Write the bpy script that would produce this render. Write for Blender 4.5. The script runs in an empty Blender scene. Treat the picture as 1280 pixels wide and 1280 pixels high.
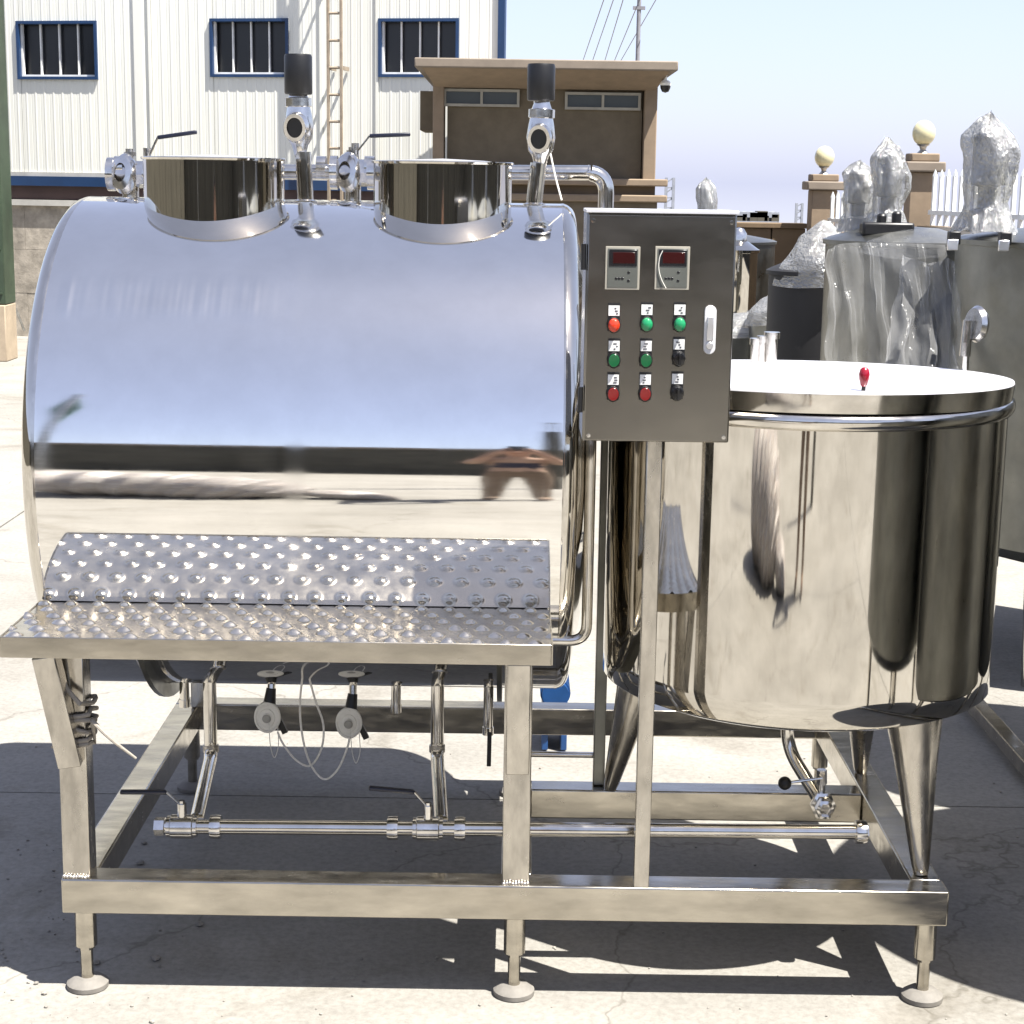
import bpy, bmesh, math, random
from math import sin, cos, pi, radians, atan, atan2, sqrt, hypot
from mathutils import Vector, Matrix, noise, Euler

random.seed(7)
scene = bpy.context.scene
COL = scene.collection

# ------------------------------------------------------------------ camera
FPX, HCAM, DCAM, ROLL = 2160.0, 1.785, 3.55, 0.015
PIT = atan((640 - 225) / FPX)
cam_d = bpy.data.cameras.new('camera')
cam_d.sensor_width = 36.0
cam_d.sensor_fit = 'HORIZONTAL'
cam_d.lens = 36.0 * FPX / 1280.0
cam_d.clip_start = 0.05
cam_d.clip_end = 2000
cam = bpy.data.objects.new('camera', cam_d)
COL.objects.link(cam)
_F = Vector((0, cos(PIT), -sin(PIT)))
_U0 = Vector((0, sin(PIT), cos(PIT)))
_R0 = Vector((1, 0, 0))
_R = _R0 * cos(ROLL) + _U0 * sin(ROLL)
_U = -_R0 * sin(ROLL) + _U0 * cos(ROLL)
cam.matrix_world = Matrix(((_R.x, _U.x, -_F.x, 0), (_R.y, _U.y, -_F.y, -DCAM),
                           (_R.z, _U.z, -_F.z, HCAM), (0, 0, 0, 1)))
scene.camera = cam

# ------------------------------------------------------------------ light
SUN = Vector((0.40, -0.285, 1.0)).normalized()      # towards the sun
world = bpy.data.worlds.new('World')
scene.world = world
world.use_nodes = True
wn = world.node_tree.nodes
wl = world.node_tree.links
bg = wn['Background']
sky = wn.new('ShaderNodeTexSky')
sky.sky_type = 'NISHITA'
sky.sun_disc = False
sky.sun_elevation = math.asin(SUN.z)
sky.sun_rotation = atan2(SUN.x, SUN.y)
sky.air_density = 1.0
sky.dust_density = 1.2
sky.ozone_density = 1.6
hz_mix = wn.new('ShaderNodeMix')          # clear sky plus an even milky haze over the whole dome
hz_mix.data_type = 'RGBA'
hz_mix.blend_type = 'ADD'
hz_mix.inputs[0].default_value = 1.0
hz_sc = wn.new('ShaderNodeVectorMath')
hz_sc.operation = 'SCALE'
hz_sc.inputs['Scale'].default_value = 0.5
sky_tc = wn.new('ShaderNodeTexCoord')
sky_abs = wn.new('ShaderNodeVectorMath')
sky_abs.operation = 'ABSOLUTE'
sky_sep = wn.new('ShaderNodeSeparateXYZ')
sky_sep2 = wn.new('ShaderNodeSeparateXYZ')
sky_com = wn.new('ShaderNodeCombineXYZ')
wl.new(sky_tc.outputs['Generated'], sky_sep.inputs[0])
wl.new(sky_tc.outputs['Generated'], sky_abs.inputs[0])
wl.new(sky_abs.outputs[0], sky_sep2.inputs[0])
wl.new(sky_sep.outputs['X'], sky_com.inputs['X'])
wl.new(sky_sep.outputs['Y'], sky_com.inputs['Y'])
wl.new(sky_sep2.outputs['Z'], sky_com.inputs['Z'])
wl.new(sky_com.outputs[0], sky.inputs['Vector'])
wl.new(sky.outputs[0], hz_sc.inputs[0])
wl.new(hz_sc.outputs[0], hz_mix.inputs[6])
# haze thickens evenly all round towards the horizon
hz_inv = wn.new('ShaderNodeMath'); hz_inv.operation = 'SUBTRACT'; hz_inv.inputs[0].default_value = 1.0
wl.new(sky_sep2.outputs['Z'], hz_inv.inputs[1])
hz_pow = wn.new('ShaderNodeMath'); hz_pow.operation = 'POWER'; hz_pow.inputs[1].default_value = 1.2
wl.new(hz_inv.outputs[0], hz_pow.inputs[0])
hz_col = wn.new('ShaderNodeVectorMath'); hz_col.operation = 'SCALE'
hz_col.inputs[0].default_value = (0.9, 1.05, 1.8)
wl.new(hz_pow.outputs[0], hz_col.inputs['Scale'])
hz_add = wn.new('ShaderNodeVectorMath'); hz_add.operation = 'ADD'
hz_add.inputs[1].default_value = (1.7, 1.72, 2.15)
wl.new(hz_col.outputs[0], hz_add.inputs[0])
wl.new(hz_add.outputs[0], hz_mix.inputs[7])
wl.new(hz_mix.outputs[2], bg.inputs[0])
bg.inputs[1].default_value = 0.062
sun_d = bpy.data.lights.new('sun', 'SUN')
sun_d.energy = 5.0
sun_d.angle = radians(0.5)
sun_d.color = (1.0, 0.955, 0.88)
sun = bpy.data.objects.new('sun', sun_d)
COL.objects.link(sun)
sun.rotation_euler = (-SUN).to_track_quat('-Z', 'Y').to_euler()
sun.location = (3, -3, 9)
vs = scene.view_settings
vs.view_transform = 'Standard'
vs.look = 'None'
vs.gamma = 1.0
vs.use_curve_mapping = False
vs.exposure = 1.62
scene.cycles.max_bounces = 10
scene.cycles.glossy_bounces = 8
scene.cycles.transparent_max_bounces = 16
scene.cycles.caustics_reflective = True
scene.cycles.sample_clamp_indirect = 4.0
scene.cycles.use_denoising = True

# ------------------------------------------------------------------ pixel rays
def ray(px, py):
    u, v = (px - 640) / FPX, (640 - py) / FPX
    return _F + _R * u + _U * v
def W(px, py, Y):
    d = ray(px, py)
    t = (Y + DCAM) / d.y
    return Vector((d.x * t, Y, HCAM + d.z * t))
def Zp(px, py, z):
    d = ray(px, py)
    t = (z - HCAM) / d.z
    return Vector((d.x * t, -DCAM + d.y * t, z))

# ------------------------------------------------------------------ materials
MATS = {}
def newmat(name):
    m = bpy.data.materials.new(name)
    m.use_nodes = True
    MATS[name] = m
    return m, m.node_tree.nodes, m.node_tree.links, m.node_tree.nodes['Principled BSDF']
def noise_node(N, L, scale, detail=4, rough=0.55, vec=None, dist=0.0):
    n = N.new('ShaderNodeTexNoise')
    n.inputs['Scale'].default_value = scale
    n.inputs['Detail'].default_value = detail
    n.inputs['Roughness'].default_value = rough
    n.inputs['Distortion'].default_value = dist
    if vec is not None:
        L.new(vec, n.inputs['Vector'])
    return n
def coords(N, L, scale=(1, 1, 1)):
    tc = N.new('ShaderNodeTexCoord')
    mp = N.new('ShaderNodeMapping')
    mp.inputs['Scale'].default_value = scale
    L.new(tc.outputs['Object'], mp.inputs['Vector'])
    return mp.outputs['Vector']
def ramp(N, L, fac, stops):
    r = N.new('ShaderNodeValToRGB')
    e = r.color_ramp.elements
    while len(e) < len(stops):
        e.new(0.5)
    for i, (p, c) in enumerate(stops):
        e[i].position = p
        e[i].color = (*c, 1) if len(c) == 3 else c
    L.new(fac, r.inputs['Fac'])
    return r
def bump(N, L, B, height, strength, dist):
    b = N.new('ShaderNodeBump')
    b.inputs['Strength'].default_value = strength
    b.inputs['Distance'].default_value = dist
    L.new(height, b.inputs['Height'])
    L.new(b.outputs['Normal'], B.inputs['Normal'])
    return b
def mat_metal(name, col, rough, scale=(1, 1, 1), nscale=6, dr=0.06, dcol=0.12, bs=0.0, bd=0.01, bscale=3.0):
    m, N, L, B = newmat(name)
    B.inputs['Metallic'].default_value = 1.0
    vec = coords(N, L, scale)
    n = noise_node(N, L, nscale, 5, 0.6, vec)
    c0 = tuple(c * (1 - dcol) for c in col)
    c1 = tuple(min(1, c * (1 + dcol * 0.6)) for c in col)
    r = ramp(N, L, n.outputs['Fac'], [(0.32, c0), (0.68, c1)])
    L.new(r.outputs['Color'], B.inputs['Base Color'])
    mr = N.new('ShaderNodeMapRange')
    mr.inputs['From Min'].default_value = 0.3
    mr.inputs['From Max'].default_value = 0.7
    mr.inputs['To Min'].default_value = max(0.01, rough - dr)
    mr.inputs['To Max'].default_value = rough + dr
    n2 = noise_node(N, L, nscale * 1.7, 6, 0.65, vec)
    L.new(n2.outputs['Fac'], mr.inputs['Value'])
    L.new(mr.outputs['Result'], B.inputs['Roughness'])
    if bs > 0:
        nb = noise_node(N, L, bscale, 2, 0.5, coords(N, L, scale))
        bump(N, L, B, nb.outputs['Fac'], bs, bd)
    return m
def mat_plain(name, col, rough=0.6, dcol=0.2, nscale=8, bs=0.1, bd=0.004, spec=0.5, scale=(1, 1, 1)):
    m, N, L, B = newmat(name)
    vec = coords(N, L, scale)
    n = noise_node(N, L, nscale, 6, 0.6, vec)
    r = ramp(N, L, n.outputs['Fac'], [(0.3, tuple(c * (1 - dcol) for c in col)), (0.7, tuple(min(1, c * (1 + dcol * 0.5)) for c in col))])
    L.new(r.outputs['Color'], B.inputs['Base Color'])
    B.inputs['Roughness'].default_value = rough
    B.inputs['Specular IOR Level'].default_value = spec
    if bs:
        bump(N, L, B, n.outputs['Fac'], bs, bd)
    return m

mat_metal('steel_drum', (0.83, 0.815, 0.785), 0.045, nscale=9, dr=0.015, dcol=0.05, bs=0.045, bd=0.01, bscale=2.2)
def drum_dents():
    m = MATS['steel_drum']; N, L = m.node_tree.nodes, m.node_tree.links
    B = N['Principled BSDF']
    old = B.inputs['Normal'].links[0].from_node
    tc = N.new('ShaderNodeTexCoord')
    sp = N.new('ShaderNodeSeparateXYZ'); L.new(tc.outputs['Object'], sp.inputs[0])
    def band(out, a, b, c, d):
        r = ramp(N, L, out, [(0, (0, 0, 0)), (0.001, (0, 0, 0))])
        mr = N.new('ShaderNodeMapRange'); mr.interpolation_type = 'SMOOTHSTEP'
        mr.inputs['From Min'].default_value = a; mr.inputs['From Max'].default_value = b; L.new(out, mr.inputs['Value'])
        m2 = N.new('ShaderNodeMapRange'); m2.interpolation_type = 'SMOOTHSTEP'
        m2.inputs['From Min'].default_value = d; m2.inputs['From Max'].default_value = c; L.new(out, m2.inputs['Value'])
        mu = N.new('ShaderNodeMath'); mu.operation = 'MULTIPLY'
        L.new(mr.outputs[0], mu.inputs[0]); L.new(m2.outputs[0], mu.inputs[1])
        N.remove(r)
        return mu.outputs[0]
    bz = band(sp.outputs['Z'], 1.46, 1.50, 1.535, 1.575)
    bx = band(sp.outputs['X'], -1.02, -0.99, -0.60, -0.50)
    by = band(sp.outputs['Y'], 0.0, 0.01, 0.6, 0.65)
    mp = N.new('ShaderNodeMapping'); mp.inputs['Scale'].default_value = (34, 1.5, 3); L.new(tc.outputs['Object'], mp.inputs['Vector'])
    nz = noise_node(N, L, 1.0, 1, 0.4, mp.outputs['Vector'])
    a = N.new('ShaderNodeMath'); a.operation = 'MULTIPLY'; L.new(bz, a.inputs[0]); L.new(bx, a.inputs[1])
    b = N.new('ShaderNodeMath'); b.operation = 'MULTIPLY'; L.new(a.outputs[0], b.inputs[0]); L.new(by, b.inputs[1])
    c = N.new('ShaderNodeMath'); c.operation = 'MULTIPLY'; L.new(b.outputs[0], c.inputs[0]); L.new(nz.outputs['Fac'], c.inputs[1])
    seam = band(sp.outputs['X'], -0.515, -0.482, -0.470, -0.435)
    mg = N.new('ShaderNodeMapping'); mg.inputs['Scale'].default_value = (70, 2, 2); L.new(tc.outputs['Object'], mg.inputs['Vector'])
    gr = noise_node(N, L, 1.0, 4, 0.6, mg.outputs['Vector'])
    rl = B.inputs['Roughness'].links[0].from_socket
    m1 = N.new('ShaderNodeMath'); m1.operation = 'MULTIPLY_ADD'; L.new(gr.outputs['Fac'], m1.inputs[0]); m1.inputs[1].default_value = 0.035; L.new(rl, m1.inputs[2])
    m2_ = N.new('ShaderNodeMath'); m2_.operation = 'MULTIPLY_ADD'; L.new(seam, m2_.inputs[0]); m2_.inputs[1].default_value = 0.05; L.new(m1.outputs[0], m2_.inputs[2])
    m3 = N.new('ShaderNodeMath'); m3.operation = 'SUBTRACT'; L.new(m2_.outputs[0], m3.inputs[0]); m3.inputs[1].default_value = 0.017
    L.new(m3.outputs[0], B.inputs['Roughness'])
    bp = N.new('ShaderNodeBump'); bp.inputs['Strength'].default_value = 0.5; bp.inputs['Distance'].default_value = 0.006
    L.new(c.outputs[0], bp.inputs['Height']); L.new(old.outputs['Normal'], bp.inputs['Normal'])
    L.new(bp.outputs['Normal'], B.inputs['Normal'])
drum_dents()
mat_metal('steel_mirror', (0.64, 0.61, 0.555), 0.045, nscale=5, dr=0.02, dcol=0.12, bs=0.07, bd=0.01, bscale=2.6)
mat_metal('steel_lid', (0.90, 0.89, 0.89), 0.33, nscale=5, dr=0.08, dcol=0.06)
mat_metal('steel_brushed', (0.50, 0.465, 0.40), 0.19, scale=(1.2, 4, 4), nscale=5, dr=0.10, dcol=0.24, bs=0.07, bd=0.004, bscale=6)
mat_metal('steel_post', (0.52, 0.49, 0.44), 0.22, scale=(4, 4, 1.5), nscale=6, dr=0.10, dcol=0.28, bs=0.07, bd=0.004, bscale=5)
mat_metal('steel_cabinet', (0.235, 0.222, 0.20), 0.22, scale=(1.2, 3, 3), nscale=3, dr=0.04, dcol=0.05)
mat_metal('steel_tread', (0.70, 0.65, 0.57), 0.21, nscale=9, dr=0.08, dcol=0.12)
mat_metal('steel_pipe', (0.66, 0.63, 0.58), 0.12, nscale=14, dr=0.06, dcol=0.18, bs=0.05, bd=0.002, bscale=40)
mat_metal('steel_valve', (0.68, 0.66, 0.63), 0.17, nscale=24, dr=0.08, dcol=0.2, bs=0.1, bd=0.001, bscale=60)
mat_metal('steel_dull', (0.22, 0.222, 0.205), 0.36, nscale=5, dr=0.10, dcol=0.22, bs=0.1, bd=0.01, bscale=4)
mat_metal('weld', (0.50, 0.47, 0.43), 0.38, nscale=60, dr=0.1, dcol=0.3, bs=0.6, bd=0.002, bscale=160)
mat_metal('galvanised', (0.45, 0.45, 0.44), 0.45, nscale=20, dcol=0.3)
mat_plain('black_plastic', (0.006, 0.006, 0.007), 0.42, nscale=30, bs=0.05)
mat_plain('handle_blue', (0.005, 0.007, 0.02), 0.35, nscale=30, bs=0.05)
mat_plain('white_plastic', (0.74, 0.72, 0.66), 0.45, nscale=20, dcol=0.12)
mat_plain('grey_plastic', (0.34, 0.33, 0.30), 0.5, nscale=20)
mat_plain('label_white', (0.70, 0.70, 0.68), 0.55, nscale=90, dcol=0.25, bs=0)
mat_plain('print_dark', (0.06, 0.06, 0.07), 0.6, bs=0)
mat_plain('latch_grey', (0.55, 0.55, 0.56), 0.35, bs=0)
mat_plain('meter_face', (0.09, 0.095, 0.085), 0.35, bs=0)
mat_plain('meter_window', (0.03, 0.006, 0.006), 0.12, bs=0)
mat_plain('meter_black', (0.012, 0.012, 0.014), 0.2, bs=0)
mat_plain('blue_motor', (0.01, 0.06, 0.2), 0.4, nscale=20)
mat_plain('rope', (0.27, 0.245, 0.21), 0.9, nscale=120, bs=0.5)
mat_plain('cord', (0.68, 0.66, 0.61), 0.8, nscale=120)
mat_plain('rubber', (0.16, 0.15, 0.135), 0.75, nscale=40)
def mat_cap(name, col, glow=0.0):
    m, N, L, B = newmat(name)
    B.inputs['Base Color'].default_value = (*col, 1)
    B.inputs['Roughness'].default_value = 0.22
    B.inputs['Coat Weight'].default_value = 0.3
    n = noise_node(N, L, 60, 2)
    bump(N, L, B, n.outputs['Fac'], 0.05, 0.001)
    if glow:
        B.inputs['Emission Color'].default_value = (*col, 1)
        B.inputs['Emission Strength'].default_value = glow
    return m
mat_cap('cap_red_bright', (0.55, 0.035, 0.010))
mat_cap('cap_red', (0.15, 0.006, 0.006))
mat_cap('cap_green_bright', (0.012, 0.22, 0.085))
mat_cap('cap_green', (0.005, 0.085, 0.028))
mat_cap('cap_black', (0.005, 0.005, 0.006))
mat_cap('knob_red', (0.22, 0.006, 0.018))
mat_cap('globe', (0.55, 0.50, 0.31))

_m, _N, _L, _B = newmat('steel_glare')  # bare steel, sun and sky glare put into a pale, part-diffuse colour
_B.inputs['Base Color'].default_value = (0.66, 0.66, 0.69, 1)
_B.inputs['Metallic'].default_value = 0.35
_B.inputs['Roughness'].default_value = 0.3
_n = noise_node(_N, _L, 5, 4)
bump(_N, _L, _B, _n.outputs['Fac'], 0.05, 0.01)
# buildings and ground
def mat_concrete():
    m, N, L, B = newmat('concrete')
    tc = N.new('ShaderNodeTexCoord')
    big = noise_node(N, L, 0.55, 6, 0.62, tc.outputs['Object'], 0.4)
    mp = N.new('ShaderNodeMapping')
    mp.inputs['Scale'].default_value = (0.8, 1.5, 1)
    L.new(tc.outputs['Object'], mp.inputs['Vector'])
    streak = noise_node(N, L, 2.2, 6, 0.7, mp.outputs['Vector'], 0.3)
    fine = noise_node(N, L, 55, 5, 0.7, tc.outputs['Object'])
    r1 = ramp(N, L, big.outputs['Fac'], [(0.30, (0.205, 0.196, 0.176)), (0.55, (0.265, 0.256, 0.234)), (0.75, (0.31, 0.302, 0.28))])
    r2 = ramp(N, L, streak.outputs['Fac'], [(0.30, (0.80, 0.80, 0.80)), (0.62, (1, 1, 1))])
    r3 = ramp(N, L, fine.outputs['Fac'], [(0.28, (0.70, 0.69, 0.68)), (0.6, (1, 1, 1))])
    a = N.new('ShaderNodeMix'); a.data_type = 'RGBA'; a.blend_type = 'MULTIPLY'; a.inputs[0].default_value = 0.8
    L.new(r1.outputs['Color'], a.inputs[6]); L.new(r2.outputs['Color'], a.inputs[7])
    b = N.new('ShaderNodeMix'); b.data_type = 'RGBA'; b.blend_type = 'MULTIPLY'; b.inputs[0].default_value = 0.9
    L.new(a.outputs[2], b.inputs[6]); L.new(r3.outputs['Color'], b.inputs[7])
    sn = noise_node(N, L, 1.7, 5, 0.7, tc.outputs['Object'], 0.8)
    sr = ramp(N, L, sn.outputs['Fac'], [(0.56, (1, 1, 1)), (0.66, (0.80, 0.78, 0.75)), (0.76, (0.62, 0.60, 0.57))])
    c = N.new('ShaderNodeMix'); c.data_type = 'RGBA'; c.blend_type = 'MULTIPLY'; c.inputs[0].default_value = 0.8
    L.new(b.outputs[2], c.inputs[6]); L.new(sr.outputs['Color'], c.inputs[7])
    wv = N.new('ShaderNodeVectorMath'); wv.operation = 'MULTIPLY_ADD'
    wn_ = noise_node(N, L, 3.0, 4, 0.6, tc.outputs['Object'])
    L.new(wn_.outputs['Color'], wv.inputs[0]); wv.inputs[1].default_value = (.35, .35, .35); L.new(tc.outputs['Object'], wv.inputs[2])
    ck = N.new('ShaderNodeTexVoronoi'); ck.feature = 'DISTANCE_TO_EDGE'; ck.inputs['Scale'].default_value = 0.55
    L.new(wv.outputs[0], ck.inputs['Vector'])
    kr = ramp(N, L, ck.outputs['Distance'], [(0.0, (0.55, 0.53, 0.5)), (0.004, (1, 1, 1))])
    d = N.new('ShaderNodeMix'); d.data_type = 'RGBA'; d.blend_type = 'MULTIPLY'; d.inputs[0].default_value = 0.7
    L.new(c.outputs[2], d.inputs[6]); L.new(kr.outputs['Color'], d.inputs[7])
    L.new(d.outputs[2], B.inputs['Base Color'])
    B.inputs['Roughness'].default_value = 0.85
    B.inputs['Specular IOR Level'].default_value = 0.25
    bump(N, L, B, fine.outputs['Fac'], 0.35, 0.004)
mat_concrete()
mat_plain('sand', (0.22, 0.19, 0.15), 0.95, nscale=3, dcol=0.3)
mat_plain('stone', (0.24, 0.225, 0.20), 0.9, nscale=30, dcol=0.3)
mat_plain('sheet_white', (0.68, 0.68, 0.625), 0.5, nscale=1.2, dcol=0.10, bs=0.02, scale=(1, 1, 0.25))
mat_plain('trim_blue', (0.008, 0.034, 0.10), 0.45, nscale=5)
mat_plain('plinth_stone', (0.38, 0.34, 0.285), 0.9, nscale=7, dcol=0.45, bs=0.4, bd=0.02)
mat_plain('plinth_cap', (0.42, 0.41, 0.38), 0.8, nscale=5)
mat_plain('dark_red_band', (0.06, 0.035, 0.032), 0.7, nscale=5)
mat_plain('tan_render', (0.22, 0.165, 0.112), 0.85, nscale=9, dcol=0.14, bs=0.15)
mat_plain('brown_render', (0.135, 0.108, 0.072), 0.88, nscale=9, dcol=0.16, bs=0.2)
mat_plain('roof_tan', (0.20, 0.165, 0.13), 0.85, nscale=6, dcol=0.15)
mat_plain('wall_brown', (0.14, 0.098, 0.058), 0.88, nscale=5, dcol=0.22, bs=0.2)
mat_plain('wall_back', (0.075, 0.07, 0.055), 0.9, nscale=2, dcol=0.3)
mat_plain('frame_cream', (0.32, 0.30, 0.25), 0.5, bs=0)
mat_plain('frame_white', (0.72, 0.72, 0.70), 0.5, bs=0)
mat_plain('picket_white', (0.74, 0.76, 0.76), 0.45, bs=0)
mat_plain('green_paint', (0.03, 0.05, 0.028), 0.55, nscale=4, dcol=0.35)
mat_plain('pennant_green', (0.10, 0.20, 0.15), 0.6)
mat_plain('block_tan', (0.34, 0.275, 0.20), 0.85, nscale=6)
mat_plain('rust_paint', (0.27, 0.22, 0.165), 0.7, nscale=12, dcol=0.35)
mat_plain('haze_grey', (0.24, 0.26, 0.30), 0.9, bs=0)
mat_plain('dark_rubber_sheet', (0.010, 0.010, 0.012), 0.6, nscale=4)
mat_plain('wire', (0.20, 0.20, 0.22), 0.6, bs=0)
mat_plain('skin', (0.42, 0.25, 0.17), 0.55, bs=0)
mat_plain('hair', (0.012, 0.010, 0.010), 0.5, bs=0.2)
mat_plain('shirt', (0.42, 0.28, 0.20), 0.85, nscale=20)
mat_plain('shirt_print', (0.03, 0.03, 0.05), 0.8)
mat_plain('trousers', (0.18, 0.125, 0.085), 0.9, nscale=20)
mat_plain('shoe', (0.10, 0.05, 0.03), 0.6)
def mat_stripes():
    m, N, L, B = newmat('bundle_cloth')
    vec = coords(N, L, (3, 22, 22))
    n = noise_node(N, L, 2.0, 3, 0.5, vec)
    r = ramp(N, L, n.outputs['Fac'], [(0.30, (0.10, 0.11, 0.16)), (0.42, (0.42, 0.41, 0.39)), (0.52, (0.20, 0.15, 0.13)), (0.60, (0.42, 0.41, 0.38)), (0.75, (0.30, 0.27, 0.22))])
    L.new(r.outputs['Color'], B.inputs['Base Color'])
    B.inputs['Roughness'].default_value = 0.5
    bump(N, L, B, n.outputs['Fac'], 0.6, 0.02)
mat_stripes()
def mat_glass_dark(name, col):
    m, N, L, B = newmat(name)
    B.inputs['Base Color'].default_value = (*col, 1)
    B.inputs['Roughness'].default_value = 0.28
    n = noise_node(N, L, 2.0, 2)
    bump(N, L, B, n.outputs['Fac'], 0.05, 0.01)
mat_glass_dark('glass_dark', (0.012, 0.013, 0.016))
mat_glass_dark('glass_grey', (0.05, 0.058, 0.058))
def mat_film(name, alpha, col=(0.62, 0.63, 0.64), crink=8):
    m, N, L, B = newmat(name)
    B.inputs['Base Color'].default_value = (*col, 1)
    B.inputs['Roughness'].default_value = 0.12
    B.inputs['Specular IOR Level'].default_value = 0.9
    lw = N.new('ShaderNodeLayerWeight')          # film shows denser where it turns edge-on
    lw.inputs['Blend'].default_value = 0.35
    mr = N.new('ShaderNodeMapRange')
    mr.inputs['To Min'].default_value = alpha
    mr.inputs['To Max'].default_value = min(1, alpha * 2.2)
    L.new(lw.outputs['Facing'], mr.inputs['Value'])
    L.new(mr.outputs['Result'], B.inputs['Alpha'])
    nd = noise_node(N, L, 6, 3, 0.6)
    vm = N.new('ShaderNodeVectorMath'); vm.operation = 'MULTIPLY_ADD'
    tc = N.new('ShaderNodeTexCoord')
    L.new(nd.outputs['Color'], vm.inputs[0]); vm.inputs[1].default_value = (.25, .25, .25); L.new(tc.outputs['Object'], vm.inputs[2])
    vo = N.new('ShaderNodeTexVoronoi'); vo.feature = 'F1'; vo.inputs['Scale'].default_value = crink
    L.new(vm.outputs[0], vo.inputs['Vector'])
    bump(N, L, B, vo.outputs['Distance'], 0.45 if crink > 12 else 0.3, 0.03)
    if crink > 12:
        B.inputs['Metallic'].default_value = 0.45
mat_film('film', 0.05)
mat_film('film_dense', 0.55, (0.40, 0.40, 0.39), 26)

# ------------------------------------------------------------------ mesh helpers
class MB:
    def __init__(s):
        s.v, s.f, s.m = [], [], []
    def add(s, vs, fs, mi=0):
        o = len(s.v)
        s.v += [tuple(v) for v in vs]
        s.f += [tuple(o + i for i in f) for f in fs]
        s.m += [mi] * len(fs)
        return s
    def box(s, x0, x1, y0, y1, z0, z1, mi=0):
        vs = [(x, y, z) for z in (z0, z1) for y in (y0, y1) for x in (x0, x1)]
        return s.add(vs, [(0, 2, 3, 1), (4, 5, 7, 6), (0, 1, 5, 4), (2, 6, 7, 3), (0, 4, 6, 2), (1, 3, 7, 5)], mi)
    def bar(s, p, q, w, h, up=(0, 0, 1), mi=0):
        p, q = Vector(p), Vector(q)
        d = (q - p).normalized()
        side = d.cross(Vector(up))
        if side.length < 1e-4:
            side = d.cross(Vector((0, 1, 0)))
        side.normalize()
        u = side.cross(d).normalized()
        vs = []
        for c in (p, q):
            for a, b in ((-1, -1), (1, -1), (1, 1), (-1, 1)):
                vs.append(c + side * (a * w / 2) + u * (b * h / 2))
        return s.add(vs, [(3, 2, 1, 0), (4, 5, 6, 7), (0, 1, 5, 4), (1, 2, 6, 5), (2, 3, 7, 6), (3, 0, 4, 7)], mi)
    def tube(s, path, r, n=16, mi=0, caps=True):
        P = [Vector(p) for p in path]
        rs = r if isinstance(r, (list, tuple)) else [r] * len(P)
        t0 = (P[1] - P[0]).normalized()
        a = Vector((0, 0, 1)) if abs(t0.z) < 0.9 else Vector((1, 0, 0))
        nrm = t0.cross(a).normalized()
        vs, fs = [], []
        for i, p in enumerate(P):
            if i == 0: t = P[1] - P[0]
            elif i == len(P) - 1: t = P[-1] - P[-2]
            else: t = (P[i + 1] - P[i]).normalized() + (P[i] - P[i - 1]).normalized()
            t.normalize()
            nrm = (nrm - t * nrm.dot(t)).normalized()
            b = t.cross(nrm)
            for k in range(n):
                an = 2 * pi * k / n
                vs.append(p + (nrm * cos(an) + b * sin(an)) * rs[i])
        for i in range(len(P) - 1):
            for k in range(n):
                k2 = (k + 1) % n
                fs.append((i * n + k, i * n + k2, (i + 1) * n + k2, (i + 1) * n + k))
        if caps:
            fs.append(tuple(reversed(range(n))))
            fs.append(tuple((len(P) - 1) * n + k for k in range(n)))
        return s.add(vs, fs, mi)
    def lathe(s, prof, origin=(0, 0, 0), axis=(0, 0, 1), n=32, mi=0, sx=1.0, sy=1.0, ref=None):
        A = Vector(axis).normalized()
        X = Vector(ref) if ref else (Vector((1, 0, 0)) if abs(A.x) < 0.9 else Vector((0, 1, 0)))
        X = (X - A * X.dot(A)).normalized()
        Yv = A.cross(X)
        O = Vector(origin)
        vs, fs = [], []
        rings = []
        for r, h in prof:
            if r < 1e-6:
                rings.append([len(vs)])
                vs.append(O + A * h)
            else:
                st = len(vs)
                for k in range(n):
                    an = 2 * pi * k / n
                    vs.append(O + A * h + X * (cos(an) * r * sx) + Yv * (sin(an) * r * sy))
                rings.append(list(range(st, st + n)))
        for a, b in zip(rings, rings[1:]):
            if len(a) == 1 and len(b) == 1: continue
            for k in range(n):
                k2 = (k + 1) % n
                if len(a) == 1: fs.append((a[0], b[k2], b[k]))
                elif len(b) == 1: fs.append((a[k], a[k2], b[0]))
                else: fs.append((a[k], a[k2], b[k2], b[k]))
        return s.add(vs, fs, mi)
    def cyl(s, p, q, r0, r1=None, n=24, mi=0):
        p, q = Vector(p), Vector(q)
        r1 = r0 if r1 is None else r1
        h = (q - p).length
        return s.lathe([(0, 0), (r0, 0), (r1, h), (0, h)], p, q - p, n, mi)
    def sphere(s, c, r, n=20, m=12, mi=0, sx=1, sy=1, sz=1):
        prof = [(sin(pi * i / m) * r, -cos(pi * i / m) * r * sz) for i in range(m + 1)]
        prof[0] = (0, prof[0][1]); prof[-1] = (0, prof[-1][1])
        return s.lathe(prof, c, (0, 0, 1), n, mi, sx, sy)
    def xf(s, M):
        s.v = [tuple(M @ Vector(v)) for v in s.v]
        return s
    def mesh(s, name, mats, smooth=True, angle=35):
        me = bpy.data.meshes.new(name)
        me.from_pydata(s.v, [], s.f)
        for m in (mats if isinstance(mats, (list, tuple)) else [mats]):
            me.materials.append(MATS[m])
        me.polygons.foreach_set('material_index', s.m)
        me.update()
        bm = bmesh.new(); bm.from_mesh(me)
        bmesh.ops.recalc_face_normals(bm, faces=bm.faces)
        bm.to_mesh(me); bm.free()
        me.polygons.foreach_set('use_smooth', [smooth] * len(me.polygons))
        if smooth:
            me.set_sharp_from_angle(angle=radians(angle))
        return me
    def build(s, name, mats, parent=None, bevel=0.0, **k):
        return link(name, s.mesh(name, mats, **k), parent, bevel=bevel)

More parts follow.
